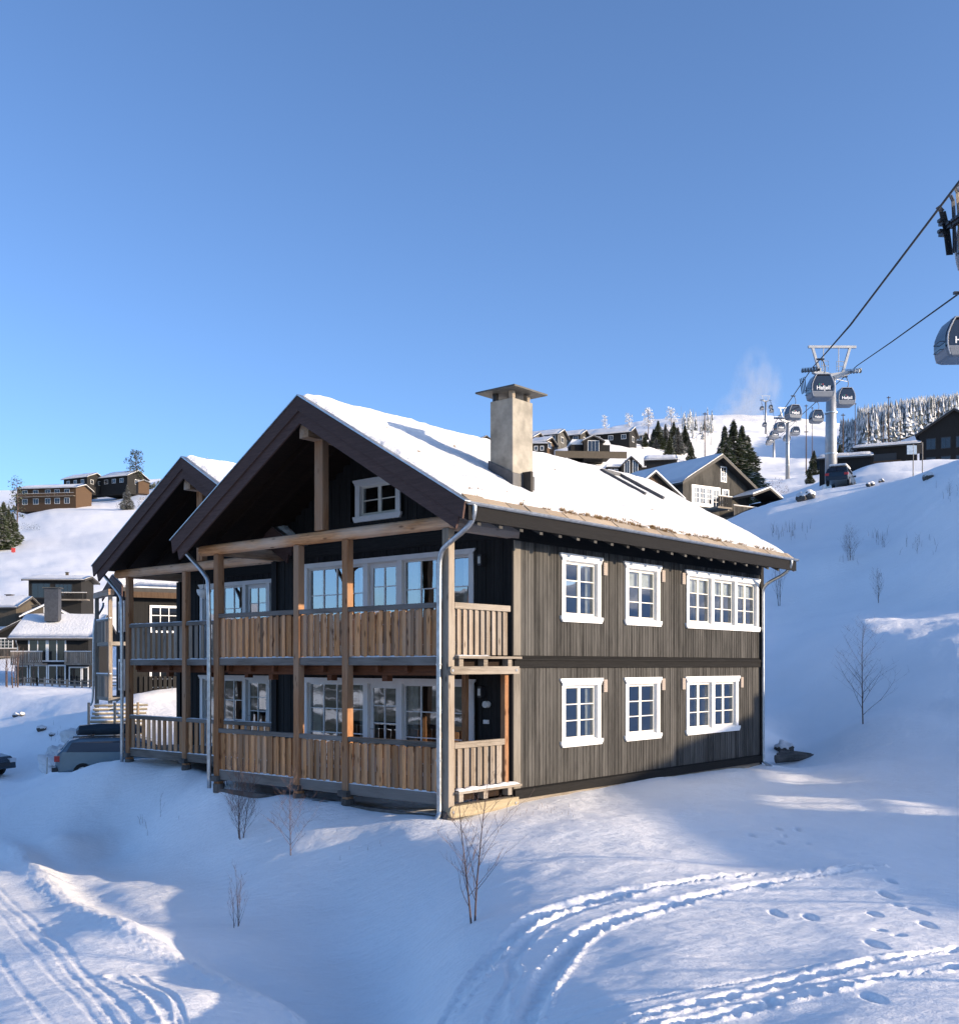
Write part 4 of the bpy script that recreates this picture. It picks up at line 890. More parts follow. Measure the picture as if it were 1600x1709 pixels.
# ------------------------------------------------------------------ trees
MT['needle'] = plain("spruce_needles", (.065,.085,.038), .85, var=.55, nscale=2.5)
MT['frost'] = plain("frosted_twigs", (.62,.62,.62), .8, var=.25, nscale=.8)
MT['frostdark'] = plain("frosted_needles", (.12,.13,.12), .85, var=.5, nscale=.8)
MT['pine'] = plain("pine_needles", (.045,.055,.028), .85, var=.5, nscale=.6)
ORD = ['first','second','third','fourth','fifth','sixth','seventh','eighth','ninth','tenth','eleventh','twelfth','thirteenth','fourteenth','fifteenth','sixteenth','seventeenth','eighteenth']
def cone_tris(m, n, h, w, rr_, zlo=.06, size=.05, up=False, lean=.0):
    """sprays of needles spread through a drooping cone of whorls"""
    whorls = max(8, int(h/.45))
    for _ in range(n):
        k = rr_.randrange(whorls); f = (k+.25+.4*rr_.random())/whorls; z = h*(zlo+(1-zlo)*f)
        R_ = w*(1-f)**.9*(.75+.5*math.sin(k*12.9)**2)+.02*h*(1-f); a = rr_.uniform(0, 6.283); q = rr_.random()**.55
        r = R_*q; droop = -.28*r + (.05*h*.1 if up else 0)
        c = Vector((r*math.cos(a), r*math.sin(a), z+droop+rr_.uniform(-.02,.02)*h))
        rad = Vector((math.cos(a), math.sin(a), -.35)); tan = Vector((-math.sin(a), math.cos(a), rr_.uniform(-.25, .25)))
        s = size*h*rr_.uniform(.5, 1.1)*(1-.55*f)
        if up: c = c+Vector((0,0,.012*h)); m.add([tuple(c-tan*s*.7-rad*s*.3), tuple(c+tan*s*.7-rad*s*.3), tuple(c+rad*s*.9)], [(0,1,2)])
        else:
            m.add([tuple(c-tan*s*.55-rad*s*.4), tuple(c+tan*s*.55-rad*s*.4), tuple(c+rad*s*1.1+Vector((0,0,-s*.35)))], [(0,1,2)])
            m.add([tuple(c-rad*s*.5), tuple(c+rad*s*.8), tuple(c+rad*s*.2+Vector((0,0,-s*.75)))], [(0,1,2)])
def spruce_meshes(seed, n, snow_n, frosted=False):
    r2 = random.Random(seed); h = 10.0; w = r2.uniform(1.5, 1.9)
    t = MB().tube([(0,0,-.8), (0,0,h*.5), (0,0,h*.99)], [.16, .10, .015], 6).mesh('trunk', MT['bark'])
    a = MB(); cone_tris(a, n, h, w, r2); b = MB(); cone_tris(b, snow_n, h, w*1.02, r2, up=True, size=.045)
    return t, a.mesh('foliage', MT['frostdark'] if frosted else MT['needle']), b.mesh('snow_load', MT['frost'] if frosted else MT['snow'])
SPR = [spruce_meshes(i, 1700, 900) for i in range(4)]
SPF = [spruce_meshes(20+i, 1100, 1100, True) for i in range(3)]
def spruce(px, Y, ytop, ybase, var, label, group, frosted=False, wide=1.0):
    x, y, z = pxw(px, ybase, Y); g = gz(x, y); top = (Y0-ytop)/FPX*Y; h = top-g
    o = tag(empty('spruce_tree', (x, y, g), rnd.uniform(0, 6)), label, 'tree', group); s = h/10
    for nm, me in zip(('trunk', 'foliage', 'snow_load'), (SPF if frosted else SPR)[var % (3 if frosted else 4)]):
        c = mk(nm, me, o, scale=(s*wide, s*wide, s))
        if nm != 'trunk': c['kind'] = 'stuff'
    return o
# stand left of the hillside chalet (tops and columns read off the photograph)
STAND = [(1068,738,768),(1076,722,770),(1083,733,770),(1090,716,771),(1098,702,772),(1104,722,772),(1110,708,771),(1117,726,772),(1124,704,772),(1131,713,771),(1137,722,770),(1143,710,768),(1149,728,766),(1153,738,765),(1072,745,766),(1094,728,775),(1120,730,777),(1134,732,776)]
for i, (px, yt, yb) in enumerate(STAND):
    spruce(px, 318+rnd.uniform(-18, 18), yt, yb, i, 'snow laden spruce, '+ORD[sorted(q_[0] for q_ in STAND).index(px)]+' from the left in the stand above the hillside chalet', 'spruces of the stand above the hillside chalet', i % 3 == 0, 1.6)
for i, (px, yt, w, lb) in enumerate([(1200,748,1.1,'shortest spruce left of the group behind the hillside chalet'),(1209,712,1.0,'spruce with a pointed top, left of the tall group behind the hillside chalet'),(1224,703,1.15,'tallest spruce behind the hillside chalet roof'),(1238,712,1.15,'second spruce from the right behind the hillside chalet'),(1247,728,1.3,'bushy green spruce right of the hillside chalet gable'),(1232,735,1.4,'low broad spruce in front of the tallest one behind the chalet')]):
    spruce(px, 150+i*1.5, yt, 832, i, lb, 'spruces behind the hillside chalet', False, w*1.35)
spruce(1358, 215, 752, 790, 1, 'small lone spruce on the piste between the lift towers', None, False, 1.7)
spruce(1401, 200, 742, 770, 2, 'small spruce behind the large lift tower', None, False, 1.7)
spruce(1351, 180, 783, 800, 3, 'tiny snowed shrub spruce below the lone spruce', None, False, 2)
def round_tree(px, Y, ytop, ybase, crown, wpx, label, group, mat, trunkmat='bark', n=500, seed=0, name='pine_tree', airy=.5, cat='tree'):
    r2 = random.Random(seed); x, y, z = pxw(px, ybase, Y); g = gz(x, y); h = (Y0-ytop)/FPX*Y-g; w = wpx*Y/FPX/2
    o = tag(empty(name, (x, y, g), 0), label, cat, group); t = MB()
    t.tube([(0,0,-.6), (.02*h,0,h*.5), (0,0,h*.97)], [h*.016, h*.011, h*.003], 6)
    cl = []
    for k in range(15):
        f = crown+(1-crown)*(k+.5)/15; a = k*2.4+r2.random(); rr3 = w*(.35+.65*r2.random())*math.sin(math.pi*min(1, max(.12, (f-crown)/(1-crown)*.85+.12)))**.6
        p = Vector((rr3*math.cos(a), rr3*math.sin(a), h*f)); cl.append((p, h*.05+w*.24))
        t.tube([(0.01*h,0,h*f-h*.05), tuple(p*.6+Vector((0,0,h*f*.4-h*.01))), tuple(p)], [h*.006, h*.004, h*.002], 4)
    t.build('trunk', MT[trunkmat], o)
    c = MB()
    for p, rad in cl:
        for _ in range(n//15):
            d = Vector((r2.gauss(0,1), r2.gauss(0,1), r2.gauss(0,.6))); d = d.normalized()*rad*r2.random()**.4; q = p+d
            s = rad*r2.uniform(.14, .34); e1 = Vector((r2.uniform(-1,1), r2.uniform(-1,1), r2.uniform(-.6,.6))).normalized()*s; e2 = Vector((r2.uniform(-1,1), r2.uniform(-1,1), r2.uniform(-.6,.6))).normalized()*s
            c.add([tuple(q-e1), tuple(q+e1), tuple(q+e2)], [(0,1,2)])
    c.build('crown', MT[mat], o); return o
round_tree(226, 425, 753, 822, .42, 29, 'tall dark pine with bare lower trunk standing before the hill houses', None, 'pine', n=900, seed=5)
round_tree(28, 340, 797, 880, .25, 26, 'thin airy pine alone on the left skyline', None, 'pine', n=420, seed=6)
for i, (px, yt, w, lb) in enumerate([(1009,693,12,'slim frosted pine above the crest houses, leftmost'),(1049,691,18,'frosted pine leaning above the right end of the crest houses'),(1081,682,20,'frosted pine with bare trunk and round crown, third from the left'),(1119,681,25,'broadest frosted pine, above the dark spruce stand')]):
    round_tree(px, 375, yt, 734, .15 if i != 2 else .45, w, lb, 'frosted pines on the right crest', 'frost', n=900, seed=30+i)
for i, (px, Y, yt, yb, w) in enumerate([(6,300,838,898,26),(14,290,850,900,22),(-3,280,842,905,26),(21,300,856,895,18)]):
    spruce(px, Y, yt, yb, i, ('tallest','middle','leftmost','smallest, rightmost')[i]+' dark spruce in the clump at the left picture edge', 'spruces at the left edge', False, 1.9)
spruce(212, 370, 810, 840, 0, 'small spruce right of the brown lodge gable', None, True, 1.6)
spruce(346, 430, 765, 800, 2, 'tip of a far spruce over the left wing roof', None, False, 1.0)
# shrubs on the slopes
for i, (px, Y, yt, yb, w, lb, mt) in enumerate([(240,375,822,845,22,'snow dusted bush below the hill houses','frostdark'),(202,372,826,843,18,'bush beside the brown lodge gable','frostdark'),(40,335,858,872,26,'snow dusted scrub on the left slope under the lone pine','frostdark'),(58,330,855,870,18,'small scrub right of the lone pine','frostdark'),
        (88,385,845,850,16,'scrub left of the brown lodge','frostdark'),(1295,165,780,808,40,'bare brown shrub at the foot of the middle lift tower','twig'),(1078,215,762,782,20,'bare shrub right of the glazed grey cabin','twig'),(998,205,786,795,30,'snow covered brush above the ridge of the big roof','twig'),(1175,235,762,775,16,'reddish brush on the piste edge','twig')]):
    x, y, z = pxw(px, yb, Y); g = gz(x, y); h = (yb-yt)/FPX*Y; w_ = w*Y/FPX/2
    o = MB(); r2 = random.Random(i)
    for _ in range(420):
        a = r2.uniform(0, 6.28); q = r2.random()**.5*w_; zz = h*r2.random()*(1-(q/w_)**2*.6); c = Vector((q*math.cos(a), q*math.sin(a), zz)); s = h*.09
        e = Vector((r2.uniform(-1,1), r2.uniform(-1,1), r2.uniform(-.2,1)))*s; e2 = Vector((r2.uniform(-1,1), r2.uniform(-1,1), 0))*s*.4; o.add([tuple(c), tuple(c+e), tuple(c+e2)], [(0,1,2)])
    tag(o.build('shrub', MT[mt], loc=(x, y, g)), lb, 'shrub')
# frosted wood along the right skyline and the thin birches left of it: nobody could count them
fw = MB(); r2 = random.Random(77)
def mini(m, x, y, z, h, w):
    for k in range(7):
        f = k/7; zz = z+h*(.06+.88*f); rr4 = w*(1-f)*r2.uniform(.7, 1.2)+.05*w
        n = 7; a0_ = r2.uniform(0, 6); base = [(x+rr4*math.cos(a0_+i*6.283/n)*r2.uniform(.6,1.3), y+rr4*math.sin(a0_+i*6.283/n)*r2.uniform(.6,1.3), zz-h*.05*r2.random()) for i in range(n)]
        m.cur = 0 if r2.random() < .62 else 1
        for i in range(n): m.cur = 0 if r2.random() < .6 else 1; m.add([base[i], base[(i+1) % n], (x, y, zz+h*.17)], [(0,1,2)])
pts = []
for _ in range(4200):
    px = r2.uniform(1402, 1660) ; Y = 425+140*r2.random()**1.6
    lo = 425+max(0, (1440-px))*1.5
    if Y < lo: continue
    x = (px-CX)/FPX*Y; pts.append((x, Y, r2.uniform(10, 16)*(1 if px > 1430 else .7)))
pts += [((px-CX)/FPX*Y, Y, hh) for px, Y, hh in [(r2.uniform(1140, 1192), r2.uniform(480, 620), r2.uniform(4, 9)) for _ in range(46)]]
gzv = ground_z([p[0] for p in pts], [p[1] for p in pts])
for (x, y, h), g in zip(pts, gzv):
    mini(fw, x, y, g, h, h*.125)
    fw.cur = 2; fw.add([(x-.15, y, g-1), (x+.15, y, g-1), (x, y, g+h*.9)], [(0,1,2)])
tag(fw.build('frosted_forest', [MT['frost'], MT['frostdark'], MT['bark']]), kind='stuff')
fr = MB()
for k in range(40):
    px = r2.uniform(1135, 1195); Y = r2.uniform(430, 560); x = (px-CX)/FPX*Y; g = gz(x, Y); h = r2.uniform(7, 13)
    fr.tube([(x, Y, g-1), (x+r2.uniform(-.5,.5), Y, g+h)], [.12, .03], 3)
tag(fr.build('dead_birches', MT['frostdark']), kind='stuff')
# skyline scrub along the left crest
sc = MB()
for k in range(500):
    px = r2.uniform(-20, 300); Y = r2.uniform(440, 470); x = (px-CX)/FPX*Y; g = gz(x, Y)
    if r2.random() < .4 or k % 3 == 0: mini(sc, x, Y, g-.3, r2.uniform(1.0, 2.6), 1.0)
tag(sc.build('crest_scrub', [MT['frostdark'], MT['needle']]), kind='stuff')

def sapling(loc, h, seed, label, name='bare_sapling', stems=1, spread=.5, mat='twig', cat='sapling', thick=1.0, density=1.0, lean=.0):
    r2 = random.Random(seed); root = tag(empty(name, loc, r2.uniform(0, 6)), label, cat)
    def grow(m, p, d, L, r, lev):
        n = 6 if lev == 0 else 4; P = [p]; dd = d.copy()
        for i in range(n):
            b_ = .03 if lev == 0 else .09; dd = (dd+Vector((r2.gauss(0,b_), r2.gauss(0,b_), .03 if lev == 0 else .08))).normalized(); P.append(P[-1]+dd*L/n)
        m.tube(P, [r*(1-.8*i/n) for i in range(n+1)], 5 if lev == 0 else 3, cap=False)
        if lev >= 3 or (lev == 2 and h < 1.2): return
        k = max(1, int((24 if lev == 0 else 6 if lev == 1 else 3)*density))
        for i in range(k):
            f = (.10+.85*(i+r2.random())/k) if lev == 0 else (.25+.7*r2.random()); j = min(n-1, int(f*n)); q = P[j].lerp(P[j+1], f*n-j)
            a = i*2.4+r2.random(); out = Vector((math.cos(a), math.sin(a), 0)); nd = (dd*.8+out*spread*1.25+Vector((0,0,.10))).normalized()
            grow(m, q, nd, L*(.55*(1-f*.66) if lev == 0 else .45)*r2.uniform(.7,1.2), max(.0022, r*(1-.8*f)*.5), lev+1)
    for s in range(stems):
        a = s*2.2+r2.random(); d = Vector((math.cos(a)*.12*(s > 0), math.sin(a)*.12*(s > 0), 1)).normalized(); m = MB()
        grow(m, Vector((math.cos(a)*.04*s, math.sin(a)*.04*s, -.1)), d, (h+.1)*(1-.14*s), .0075*h*thick, 0)
        m.build('stem', MT[mat], root)
    return root
def hpx(px, yb, hp): x, y, z = on(px, yb); return (x, y, z), hp/FPX*y
SAP = [(792,1538,240,2,.58,'largest bare birch sapling, in front of the balcony corner',.62),(401,1405,125,3,.42,'bare sapling with three thin stems below the left end of the balcony',.9),(485,1426,130,1,.75,'reddish sapling with spreading twigs left of the birch',.9),
       (398,1548,100,3,.35,'low thin sapling in the shaded hollow, nearest the road',.35),(268,1362,40,1,.3,'single twig leaning on the shaded slope by the left wing',.2),(1440,1209,165,1,.75,'bare young birch on the shaded hillside right of the house',.9),
       (1418,936,55,3,.6,'bare bush high on the shaded hillside',.8),(1466,1006,55,2,.4,'thin bare sapling just above the sunlit ledge',.7),(1301,1010,75,2,.3,'bare sapling right beside the house corner pipe',.6),(1530,922,32,2,.6,'small twigs on the hillside near the right edge',.4),(1585,825,28,3,.4,'small twig tuft below the black gabled house',.3),
       (1476,912,24,3,.6,'faint twig tuft between the two hillside bushes',.3),(1322,893,30,4,.3,'reedy stems on the slope behind the roof end',.2),(1332,812,14,1,.2,'short stick on the hill crest',.1)]
for i, (px, yb, hp, st, sp, lb, de) in enumerate(SAP):
    loc, h = hpx(px, yb, hp); sapling(loc, h, 100+i, lb, stems=st, spread=sp, density=max(.15, de), thick=1.0 if hp > 60 else .8)
# row of thin bare trunks at the left edge
for i in range(13):
    px = -6+i*4.2+rnd.uniform(-1.5, 1.5); x, y = (px-CX)/FPX*84, 84+rnd.uniform(-4, 4); g = gz(x, y)
    o = tag(empty('bare_tree', (x, y, g), rnd.uniform(0, 6)), 'thin bare tree below the dark gabled house, '+ORD[i]+' of the row from the left', 'tree', 'bare trees below the gabled houses'); m = MB(); h = rnd.uniform(2.2, 3.2)
    P = [Vector((0,0,-.2)), Vector((rnd.uniform(-.1,.1), 0, h*.5)), Vector((rnd.uniform(-.2,.2), 0, h))]; m.tube(P, [.05, .035, .01], 5)
    for k in range(7): f = .35+.6*k/7; a = k*2.4; m.tube([(0,0,h*f), (math.cos(a)*.35, math.sin(a)*.35, h*f+.45)], [.015, .005], 3)
    m.build('trunk', MT['bark'], o)
# bare birches beyond the right edge: their long thin shadows streak the sunlit mound
for i, (x, y, h) in enumerate([(11,4.5,6.5),(14.5,7.5,7),(13,1.0,6),(18,9,8),(17,3,7),(21,6,7.5)]):
    sapling((x, y, gz(x, y)), h, 300+i, 'tall bare birch right of the view on the snowy mound, tree number apart by its height' if False else ('bare birch %s beyond the right picture edge' % ('nearest the viewer','beside the mound','closest to the camera side','farthest to the right','leaning in the middle','highest of the group')[i]), name='birch_tree', spread=.5, density=.8, cat='tree', mat='bark', thick=.8)

# ------------------------------------------------------------------ gondola lift
TA = [(33.2,100,27.9)]
ropeA = [Vector((5.4, 6.5, 6.0)), Vector((9.6, 20.6, 9.3)), Vector((18.28, 50, 15.95)), Vector((25.65, 75, 21.9)), Vector((33.0, 100, 27.9))]
ropeB = [Vector((15.0, 20, 11.0)), Vector((23.2, 49.5, 17.3)), Vector((30.2, 74.8, 22.65)), Vector((37.2, 100, 28.1))]
for px, py, Y in ((1297,699,220),(1281,731,415),(1270,668,545)): ropeA.append(Vector(pxw(px, py, Y)))
for px, py, Y in ((1331,698,220),(1300,731,415),(1285,668,545)): ropeB.append(Vector(pxw(px, py, Y)))
def rope_at(P, Y):
    for a, b in zip(P[:-1], P[1:]):
        if a.y <= Y <= b.y: f = (Y-a.y)/(b.y-a.y); p = a.lerp(b, f); return p, (b-a).normalized()
    return P[-1], Vector((0,1,0))
for P, lb in ((ropeA, 'upper steel haul rope of the gondola lift, leaving at the top right'), (ropeB, 'lower steel haul rope of the gondola lift, running past the near cabin')):
    m = MB(); rad = [.024 if p.y < 30 else (.045 if p.y < 120 else .07) for p in P]; m.tube(P, rad, 6); tag(m.build('haul_rope', MT['tyre']), lb, 'cable')
MT['cabwin'] = dark_glass("cabin_glass", (.012,.014,.022), .05)
MT['cabframe'] = plain("cabin_frame", (.36,.37,.39), .35, .3)
MT['cabgrey'] = plain("cabin_panel", (.17,.185,.21), .4)
MT['letter'] = plain("white_lettering", (.85,.85,.85), .5)
MT['r'] = plain("red_mark", (.55,.06,.05), .5); MT['g'] = plain("green_mark", (.05,.35,.2), .5)
def loft(m, secs):
    n = len(secs[0]); o = []
    for s in secs: o += s
    m.add(o, [(i*n+k, i*n+(k+1) % n, (i+1)*n+(k+1) % n, (i+1)*n+k) for i in range(len(secs)-1) for k in range(n)]+[tuple(range(n-1, -1, -1)), tuple((len(secs)-1)*n+k for k in range(n))])
def cab_profile(z):                              # half width along the rope at height z (0 floor .. 2.15 roof)
    t = z/2.15; return .78+.34*math.sin(math.pi*min(1, max(0, t*.86+.14)))**.9-.10*max(0, t-.6)/.4
def cabin_proto():
    root = empty('gondola_cabin', (0,0,0)); hd = .92  # half depth across
    m = MB(); secs = []
    for z in [0, .08, .3, .55]:
        w = cab_profile(z)-(.12 if z == 0 else 0); d = hd-(.10 if z == 0 else 0); c = .16
        secs.append([(-w+c, -d, z), (w-c, -d, z), (w, -d+c, z), (w, d-c, z), (w-c, d, z), (-w+c, d, z), (-w, d-c, z), (-w, -d+c, z)])
    loft(m, secs); m.build('lower_shell', MT['cabgrey'], root, bevel=.02)
    m = MB(); secs = []
    for z in [.55, .8, 1.1, 1.4, 1.7, 1.95, 2.1]:
        w = cab_profile(z)-.03; d = hd-.04-(.07 if z > 2 else 0); c = .16
        secs.append([(-w+c, -d, z), (w-c, -d, z), (w, -d+c, z), (w, d-c, z), (w-c, d, z), (-w+c, d, z), (-w, d-c, z), (-w, -d+c, z)])
    loft(m, secs); win = m.build('window_shell', MT['cabwin'], root)
    m = MB(); w = cab_profile(2.15)-.02
    loft(m, [[(-w, -hd+.02, 2.10), (w, -hd+.02, 2.10), (w, hd-.02, 2.10), (-w, hd-.02, 2.10)], [(-w+.06, -hd+.08, 2.19), (w-.06, -hd+.08, 2.19), (w-.06, hd-.08, 2.19), (-w+.06, hd-.08, 2.19)]]); m.build('roof', MT['cabframe'], root)
    for sy in (-1, 1):
        m = MB(); zs = [.12, .4, .7, 1.0, 1.3, 1.6, 1.9, 2.14]
        for sx in (-1, 1): m.tube([(sx*(cab_profile(z)-.10), sy*(hd-.015), z) for z in zs], .045, 6)
        m.tube([(-cab_profile(.55)+.1, sy*(hd-.015), .55), (cab_profile(.55)-.1, sy*(hd-.015), .55)], .03, 6); m.tube([(-cab_profile(2.14)+.1, sy*(hd-.015), 2.13), (cab_profile(2.14)-.1, sy*(hd-.015), 2.13)], .04, 6)
        m.build('frame', MT['cabframe'], root)
        cu = bpy.data.curves.new('lettering', 'FONT'); cu.body = "Hafjell"; cu.size = .50; cu.align_x = 'CENTER'; cu.extrude = .006; cu.offset = .010; cu.materials.append(MT['letter'])
        tmp = bpy.data.objects.new('lettering', cu); me = bpy.data.meshes.new_from_object(tmp); bpy.data.objects.remove(tmp); o = bpy.data.objects.new('lettering', me); COL.objects.link(o); o.parent = root; o.location = (0, sy*(hd-.02), .72); o.rotation_euler = (R(90), 0, 0 if sy < 0 else R(180))
        for k, (c_, x) in enumerate((('g', -.42), ('cabframe', -.27), ('r', -.10))):
            m = MB(); m.prism([(x, 1.16), (x+.12, 1.16), (x+.06, 1.27)], lambda p, q, w: (p, w, q), sy*(hd-.03), sy*(hd-.022)); m.build('mark', MT[c_], root)
    m = MB(); m.tube([(-.5, 0, 2.24), (.5, 0, 2.24)], .05, 6); m.tube([(-.4, 0, 2.15), (-.4, 0, 2.3)], .04, 6); m.tube([(.4, 0, 2.15), (.4, 0, 2.3)], .04, 6)
    m.box(-.45, .45, -.35, .35, 2.19, 2.25); m.build('suspension', MT['flash'], root)
    m = MB(); m.tube(bez([(0, 0, 2.25), (.28, 0, 2.32), (.46, 0, 2.6), (.44, 0, 3.15), (.22, 0, 3.62), (0, 0, 3.68)]), .05, 8); m.build('hanger_arm', MT['flash'], root)
    m = MB(); m.box(-.35, .35, -.09, .09, 3.64, 3.78); m.build('grip', MT['black'], root)
    m = MB()
    for z in (.5, .95): m.tube([(-1.0, -.45, z), (-1.25, -.45, z), (-1.25, .45, z), (-1.0, .45, z)], .022, 5)
    m.build('ski_rack', MT['flash'], root)
    return root
cp_ = cabin_proto()
def skis(parent_loc, rz, k):
    """skis standing in a cabin's outer rack: things of their own"""
    c, s = math.cos(rz), math.sin(rz)
    for i, (dy, tilt_, hgt, snb) in enumerate([(-.42, -.16, 1.62, 0), (-.30, -.10, 1.70, 0), (-.12, -.05, 1.75, 0), (.1, -.02, 1.6, 0), (.32, -.2, 1.35, 1)][:k]):
        lx, ly = -1.2-.03*i, dy
        o = tag(empty('snowboard' if snb else 'ski_pair', (parent_loc[0]+lx*c-ly*s, parent_loc[1]+lx*s+ly*c, parent_loc[2]+.35), rz), ('snowboard standing outermost in the rack of the cut off gondola' if snb else 'pair of skis, %s in the rack of the cut off gondola' % ('outermost left','second from the left','third from the left','innermost')[i]), 'snowboard' if snb else 'skis')
        wd = .2 if snb else .06
        for q in ((0,) if snb else (0, .07)):
            m = MB(); P = [(0, q, 0), (tilt_*.5, q, hgt*.55), (tilt_*1.0-.02, q, hgt*.9), (tilt_*1.35-.09, q, hgt)]
            for a, b in zip(P[:-1], P[1:]): m.beam(a, b, wd, .02)
            m.build('board' if snb else 'ski', MT[('cabframe','black','eave','flash','black')[i]], o)
        m = MB()
        for zz in (.55, .85) if snb else (.7,): m.box(-.16+tilt_*.5, .0+tilt_*.5, -.07, .14, zz, zz+.10); m.box(-.22+tilt_*.5, -.12+tilt_*.5, -.05, .10, zz+.08, zz+.16)
        tag(m.build('binding', MT['black'], o), kind='stuff')
first = True
CABS = [('A', 83, 'gondola with ski rack hanging in front of the large lift tower', .16), ('B', 49.6, 'nearest full gondola, cut by the right picture edge, white lettering', .10), ('B', 113, 'gondola hanging right behind the large lift tower', .12), ('A', 143, 'dark gondola just above the middle lift tower', .3), ('B', 160, 'gondola right of the middle lift tower', .2),
        ('A', 205, 'gondola left of the middle lift tower', .3), ('B', 236, 'gondola low behind the middle tower, right side', .2), ('A', 262, 'gondola between the middle and third towers, left rope', .3), ('B', 305, 'gondola partly hidden by the middle tower pole', .2), ('A', 340, 'gondola beside the third tower, left rope', .3), ('A', 385, 'small gondola left of the third tower arm', .3),
        ('B', 455, 'tiny gondola halfway up to the top tower, right rope', .2), ('A', 470, 'tiny gondola halfway up to the top tower, left rope', .2), ('A', 530, 'tiny gondola just below the top tower, left', .2), ('B', 520, 'tiny gondola below the top tower, right', .2), ('B', 536, 'tiny gondola hanging at the top tower, right rope', .2)]
for k, (rp_, Y, lb, ang) in enumerate(CABS):
    p, d = rope_at(ropeA if rp_ == 'A' else ropeB, Y); loc = (p.x, p.y, p.z-3.72*.85); rz = ang+math.atan2(-d.x, d.y)+.12
    o = cp_ if first else copy_tree(cp_)
    o.location = loc; o.rotation_euler = (0, 0, rz); o.scale = (.85,.85,.85); first = False
    tag(o, lb, 'gondola', 'gondolas of the lift')
    if k == 0: 
        m = MB()
        for i in range(4): m.beam((-1.2-.04*i, -.35+.2*i, .5), (-1.32-.06*i, -.35+.2*i, 1.7), .06, .03)
        sk_ = tag(m.build('ski_bundle', MT['black'], loc=loc, rot=(0,0,rz)), 'dark bundle of skis in the outer rack of the gondola before the large tower', 'skis')
# cabin cut off by the right edge: only its ski rack shows
pc = (15.18, 30, 11.25); o = copy_tree(cp_, loc=pc, rz=.12); o['label'] = 'gondola almost wholly outside the right edge, only its ski rack in view'
for c in list(o.children): pass
skis(pc, .12, 5)
def tower(px, Y, pyb, pyt, w, name_lb, pole_w, rz=0.0, detail_=True):
    x, y, z = pxw(px, pyt, Y); g = gz(x, y) if pyb is None else min(gz(x, y), (Y0-pyb)/FPX*Y)
    top = z; root = tag(empty('lift_tower', (x, y, g), rz), name_lb, 'lift tower', 'towers of the gondola lift'); H = top-g; hw_ = w/2
    m = MB(); m.tube([(0,0,-2), (0,0,H*.5), (0,0,H-.9)], [pole_w*.56, pole_w*.48, pole_w*.38], 14); m.build('pole', MT['steel'], root, smooth=True)
    m = MB()
    for zz in (H*.28, H*.62): m.tube([(0,0,zz), (0,0,zz+.12)], pole_w*.56, 14)
    m.tube([(0,0,-2), (0,0,.3)], pole_w*.75, 12); tag(m.build('flange', MT['zinc'], root), kind='stuff')
    m = MB(); m.prism([(-hw_+.3, H-.55), (0, H-1.25), (hw_-.3, H-.55), (hw_-.3, H-.25), (0, H-.55), (-hw_+.3, H-.25)], lambda p, q, k: (p, k, q), -.22, .22); m.build('cross_arm', MT['steel'], root)
    m = MB(); m.beam((-hw_-.15, 0, H+1.9), (hw_+.35, 0, H+2.05), .22, .22); m.build('top_beam', MT['steel'], root)
    for sx in (-1, 1):
        m = MB(); m.beam((sx*(hw_-.95), 0, H-.35), (sx*(hw_-.25), 0, H+1.95), .22, .2); m.build('strut', MT['steel'], root)
        m = MB(); m.beam((sx*(hw_-1.35), 0, H-.3), (sx*(hw_-1.35), 0, H+1.95), .07, .07); m.build('post', MT['steel'], root)
        m = MB()
        for a, b in (((.4,0),(.4,.9)), ((1.1,0),(1.1,.9)), ((.4,.9),(1.1,.9)), ((.4,.45),(1.1,.45))): m.tube([(sx*a[0], -.3, H-.35+a[1]), (sx*b[0], -.3, H-.35+b[1])], .03, 5)
        m.tube([(sx*.3, 0, H-1.0), (sx*(hw_-.3), .4, H-1.1)], .04, 5); m.build('service_railing', MT['zinc'], root)
        sh_ = MB()
        for j in range(6):
            yy = -1.5+j*.6; zz = H-.05+yy*.235; xx = sx*hw_
            sh_.tube([(xx-.06, yy, zz-.22), (xx+.06, yy, zz-.22)], .20, 10)
        so_ = sh_.build('sheave_train', MT['black'], root); so_['kind'] = 'stuff'
        m = MB(); m.beam((sx*hw_-sx*.22, -1.8, H-.7), (sx*hw_-sx*.22, 1.8, H+.15), .12, .25); m.beam((sx*hw_, -1.7, H-.55), (sx*hw_, 1.7, H+.25), .06, .3); m.build('sheave_beam', MT['zinc'], root)
    return root
tower(1386.5, 100, 815, 614, 4.2, 'largest lift tower, grey tubular pole right of the car on the crest', 1.05, .12)
tower(1314, 220, 808, 697, 4.2, 'second lift tower with a dark gondola at its head', .85, .3)
tower(1291, 415, 787, 729, 4.6, 'third lift tower, low behind the second', 1.0, .2)
tower(1277.5, 545, 727, 667, 4.6, 'farthest lift tower standing on the skyline', 1.1, .2)
for i, (x0_, t_, b_, Y) in enumerate([(1345,675,752,300),(1406.5,690,757,260),(1426.7,672,720,350),(1449,688,739,300),(1473.5,704,740,290),(1482.5,661,733,280),(1502,701,724,340),(1355,679,697,400),(1315,690,694,420),(1176,688,732,260),(1345,718,735,260),(1566,668,686,300)]):
    x, y, z = pxw(x0_, b_, Y); h = (b_-t_)/FPX*Y; g = gz(x, y)
    m = MB(); m.tube([(0,0,-1), (0,0,z+h-g)], [.16, .10], 6); o = tag(m.build('light_pole', MT['brownwall'], loc=(x, y, g)), ('tall brown pole on the piste, number %s from the left of the towers' % ('one','two','three','four','five','six','seven','eight','nine','ten','eleven','twelve')[i]), 'pole', 'poles along the piste')
    m = MB(); m.box(-.5, .5, -.06, .06, z+h-g-.5, z+h-g-.3); m.build('lamp_arm', MT['black'], o)
